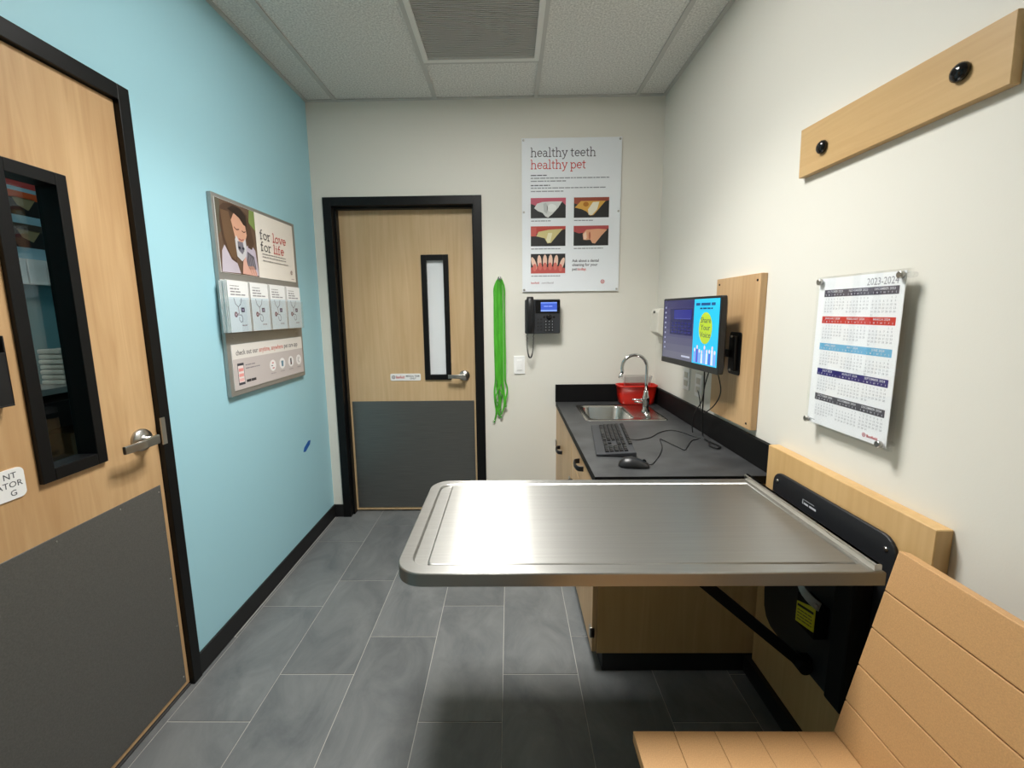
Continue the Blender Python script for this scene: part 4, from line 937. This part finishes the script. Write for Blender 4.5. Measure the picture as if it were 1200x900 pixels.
m_.rings([loop(0, TZ - .003, .067), loop(.001, TZ - .001, .066), loop(.003, TZ, .064)], cap0=False, cap1=False)
m_.rings([loop(.003, TZ, .064), loop(.033, TZ, .040)], cap0=False, cap1=False, smooth=False)
m_.rings([loop(.033, TZ, .040), loop(.035, TZ - .001, .038), loop(.038, TZ - .007, .034)], cap0=False, cap1=False)
m_.rings([loop(.038, TZ - .007, .034)], cap0=False, smooth=False)
obj('tray', m_, 'brushed_steel', et)
px_ = tx0 + .074
m_ = MB(); cc = lambda i, z: [(u, v, z) for u, v in rrect(px_ + i, tx1 - .037, ty0 + .040 + i, ty1 - .040 - i, .012, 4, (1, 0, 0, 1))]
m_.rings([cc(0, TZ - .0068), cc(0, TZ - .004)], cap0=False, cap1=False); m_.rings([cc(0, TZ - .004), cc(.0015, TZ - .0025), cc(.004, TZ - .002)], cap0=False, cap1=False); m_.rings([cc(.004, TZ - .002)], cap0=False, smooth=False); obj('tabletop', m_, 'brushed_steel', et)
m_ = MB().rings([[(x, y, z) for x, z in ((tx1 - .022, TZ - .004), (tx1 - .022, TZ + .013), (tx1 - .019, TZ + .016), (tx1 - .008, TZ + .016), (tx1 - .005, TZ + .013), (tx1 - .005, TZ - .004))] for y in (ty0 + .006, ty1 + .004)], smooth=False)
obj('rear_rail', m_, 'brushed_edge', et, bevel=.001, seg=1)
# wall plate: rounded top, lower edge cut away on a slant
PX = PF - .0005
pl = [(1.412, .40), (1.406, .345), (1.390, .312), (1.362, .294), (1.320, .290), (1.06, .290), (.975, .290), (.945, .32), (.942, .81)]
pl += [(.942 + .04 * (1 - math.cos(a)), .81 + .046 * math.sin(a)) for a in [PI / 2 * k / 5 for k in range(1, 6)]]
pl += [(1.372 + .04 * math.sin(a), .812 + .04 * math.cos(a)) for a in [PI / 2 * k / 5 for k in range(6)]]
pt_ = obj('wall_plate', MB().prism(pl, YZ, PX - .010, PX), 'dark_powder', et, bevel=.002, seg=1)
for y, z in ((1.388, .822), (.968, .822)): obj('screw', MB().lathe((PX - .010, y, z), (-1, 0, 0), [(.006, 0), (.006, .002), (.003, .003)], 12), 'satin_metal', pt_)
pr = Print((PX - .010, 1.262, .800), (0, -1, 0), (0, 0, 1), (-1, 0, 0)); pr.rect(0, .003, 0, .016, (200, 204, 210)); pr.rect(0, .05, .014, .0165, (150, 154, 160)); pr.words(.006, .001, .058, .008, (196, 200, 206), 3); pr.build('maker_mark', pt_)
hb = obj('hinge_box', MB().box(.858, PX - .010, .985, 1.045, .34, .755), 'black_matt', et, bevel=.006)
obj('support_block', MB().box(.70, PX - .010, 1.02, 1.34, TZ - .062, TZ - .037), 'black_matt', et, bevel=.003)
# grey latch bracket bending down to the box
m_ = MB().ribbon(spline([(.862, 1.235, .700), (.862, 1.205, .628), (.860, 1.165, .585), (.858, 1.125, .575), (.856, 1.085, .578)], 5), (.4, .1, 1), .024, .005); br_ = obj('latch_bracket', m_, 'grey_aluminium', et)
obj('bolt', MB().lathe((.853, 1.092, .578), (-1, 0, 0), [(.007, 0), (.005, .004)], 10), 'satin_metal', br_)
lb = obj('label_plate', MB().prism([(1.188, .458), (1.188, .524), (1.114, .553), (1.114, .476)], YZ, .868, .870), 'yellow_label', et)
pr = Print((.868, 1.188, .458), (0, -1, .26), (0, 0, 1), (-1, 0, 0)); pr.rect(.004, .07, .052, .060, (30, 30, 20))
for k in range(4): pr.words(.006, .010 + k * .010, .060, .004, (60, 60, 30), k)
pr.build('label_print', lb); obj('label_bracket', MB().box(.870, PX - .010, 1.112, 1.190, .455, .55), 'black_matt', et)
# folding strut from the plate to the tray
a, b_ = Vector((.882, 1.17, .330)), Vector((.372, 1.17, .768)); dirv = (b_ - a).normalized(); nv = Vector((-dirv.z, 0, dirv.x)) * .016
m_ = MB().rings([[tuple(p + nv + Vector((0, s2, 0))) for p in () ] for s2 in ()] if False else [[tuple(a + nv + Vector((0, .006, 0))), tuple(a - nv + Vector((0, .006, 0))), tuple(a - nv - Vector((0, .006, 0))), tuple(a + nv - Vector((0, .006, 0)))], [tuple(b_ + nv + Vector((0, .006, 0))), tuple(b_ - nv + Vector((0, .006, 0))), tuple(b_ - nv - Vector((0, .006, 0))), tuple(b_ + nv - Vector((0, .006, 0)))]], smooth=False)
obj('strut', m_, 'black_matt', et)
obj('pivot', MB().cyl((.884, 1.145, .328), (.884, 1.195, .328), .021, 18), 'black_matt', et)
obj('pivot_bracket', MB().box(.884, PX - .010, 1.158, 1.183, .31, .35), 'black_matt', et)
obj('strut_bracket', MB().box(.34, .41, 1.150, 1.190, TZ - .05, TZ - .037), 'black_matt', et)

# ================================================================== BENCH
bn = thing('bench', 'tan slatted bench with leaning back along the right wall', 'bench', (.55, .15, 0))
SZ, YE, YS = .45, .846, -.42
bsx = [.274, .3665, .459, .5525, .647, .738]
for k in range(5):
    obj('seat_slat', MB().box(bsx[k] + .0004, bsx[k + 1] - .0004, YS, YE, SZ - .026, SZ), 'bench_board', bn, bevel=.0011, seg=2)
ba, bb_ = Vector((.728, 0, .4505)), Vector((.822, 0, .893)); bl = (bb_ - ba).length; bd_ = (bb_ - ba).normalized(); bnv = Vector((bd_.z, 0, -bd_.x))
edges = [0, .186, .388, .593, .79, 1.0]
for k in range(5):
    p0, p1 = ba + bd_ * (bl * edges[k] + .001), ba + bd_ * (bl * edges[k + 1] - .001)
    m_ = MB().rings([[tuple(Vector((p.x, y, p.z)) + bnv * d) for p, d in ((p0, 0), (p1, 0), (p1, .026), (p0, .026))] for y in (YS, YE)], smooth=False)
    obj('back_slat', m_, 'bench_board', bn, bevel=.002)
for y in (.70, .15, -.30):
    m_ = MB().box(.31, .34, y - .02, y + .02, 0, SZ - .027).box(.78, .81, y - .02, y + .02, 0, .42).box(.34, .81, y - .02, y + .02, SZ - .06, SZ - .027)
    q0, q1 = ba + bd_ * .0 + bnv * .027, ba + bd_ * (bl * .93) + bnv * .027
    m_.rings([[tuple(Vector((p.x, yy, p.z)) + bnv * d) for p, d in ((q0, 0), (q1, 0), (q1, .03), (q0, .03))] for yy in (y - .02, y + .02)], smooth=False)
    obj('leg', m_, 'black_paint', bn)

# ================================================================== ROOM SEEN THROUGH THE LEFT DOOR'S WINDOW
NX = -2.5
struct(obj('wall_beyond', MB().box(NX - .1, NX, -.2, D + .45, 0, H + .1), 'teal_far'), 'blue-grey wall seen through the door window')
struct(obj('wall_beyond_far', MB().box(NX, L - T, D + .35, D + .45, 0, H + .1), 'teal_far'), 'blue-grey end wall of the space beyond the door')
struct(obj('wall_beyond_near', MB().box(NX, L - T, -.2, -.1, 0, H + .1), 'teal_far'), 'blue-grey near wall of the space beyond the door')
fl = thing('ceiling_light', 'unseen ceiling light added to brighten the room beyond the door window', 'light', (-1.9, 1.3, H + .09))  # out-of-view light, added so the room behind the glass is not dark
obj('lens', MB().box(-2.05, -1.75, .9, 1.5, H + .085, H + .092), 'far_fill', fl); obj('frame', MB().box(-2.08, -1.72, .87, 1.53, H + .092, H + .0995), 'white_plastic', fl)
fp = thing('wall_chart', 'red-topped chart with tooth photos seen through the door window', 'poster', (NX, 2.22, 1.72))
obj('sheet', MB().box(NX, NX + .006, 2.04, 2.36, 1.70, 2.16), 'paper', fp)
pr = Print((NX + .006, 2.04, 1.70), (0, 1, 0), (0, 0, 1), (1, 0, 0)); pr.rect(.002, .318, .002, .458, (150, 190, 205)); pr.layer(); pr.rect(.002, .318, .36, .458, (190, 70, 66)); pr.layer()
for v in (.22, .06):
    pr.rect(.13, .29, v, v + .12, (30, 28, 28)); pr.layer(); pr.rect(.13, .29, v + .085, v + .12, (206, 88, 40) if v > .1 else (70, 60, 50)); pr.poly([(.16, v + .09), (.27, v + .09), (.23, v + .03), (.18, v + .05)], (150, 136, 100)); pr.layer()
pr.build('chart_print', fp)
fb = thing('leaflet_rack', 'rack of white leaflets seen through the door window', 'rack', (NX, 2.26, 1.58))
obj('tray', MB().box(NX, NX + .05, 2.10, 2.40, 1.57, 1.576).box(NX, NX + .004, 2.10, 2.40, 1.576, 1.64), 'white_plastic', fb)
for k in range(3): obj('leaflet', MB().box(NX + .01, NX + .03, 2.11 + .095 * k, 2.195 + .095 * k, 1.577, 1.70 - .0 * k), 'paper', fb)
sh_ = tag(obj('wall_shelf', MB().box(NX, NX + .22, 1.9, 2.7, 1.02, 1.05), 'grey_aluminium'), 'grey wall shelf seen through the door window', 'shelf')
for k, y in enumerate((2.20, 2.29)):
    st = thing('pad_stack', 'stack of folded cream pads on the far shelf, %s one' % ('left' if k == 0 else 'right'), 'pads', (NX + .1, y, 1.05), 'pad stacks on the far shelf')
    for j in range(7): obj('pad', MB().box(NX + .04, NX + .16, y - .034 + .003 * (j % 2), y + .034 + .003 * (j % 2), 1.0505 + j * .027, 1.074 + j * .027), 'ivory_plastic', st, bevel=.006, seg=2)
tag(obj('dark_cupboard', MB().box(NX + .001, NX + .25, 1.6, 2.9, .86, .985).box(NX + .001, NX + .25, 1.6, 2.9, .0, .03).box(NX + .001, NX + .02, 1.6, 2.9, .03, .86), 'black_matt'), 'black open cupboard seen low through the door window', 'cupboard')
tag(obj('carton', MB().box(NX + .03, NX + .2, 2.12, 2.42, .0305, .80), 'brown_card', bevel=.004), 'tall brown carton in the black cupboard beyond the door', 'carton')
# close the space behind the far door
struct(obj('wall_beyond_back', MB().box(L - T, R + T, D + .16, D + .2, 0, H + .1), 'white_paint'), 'blank wall closing off the far door')
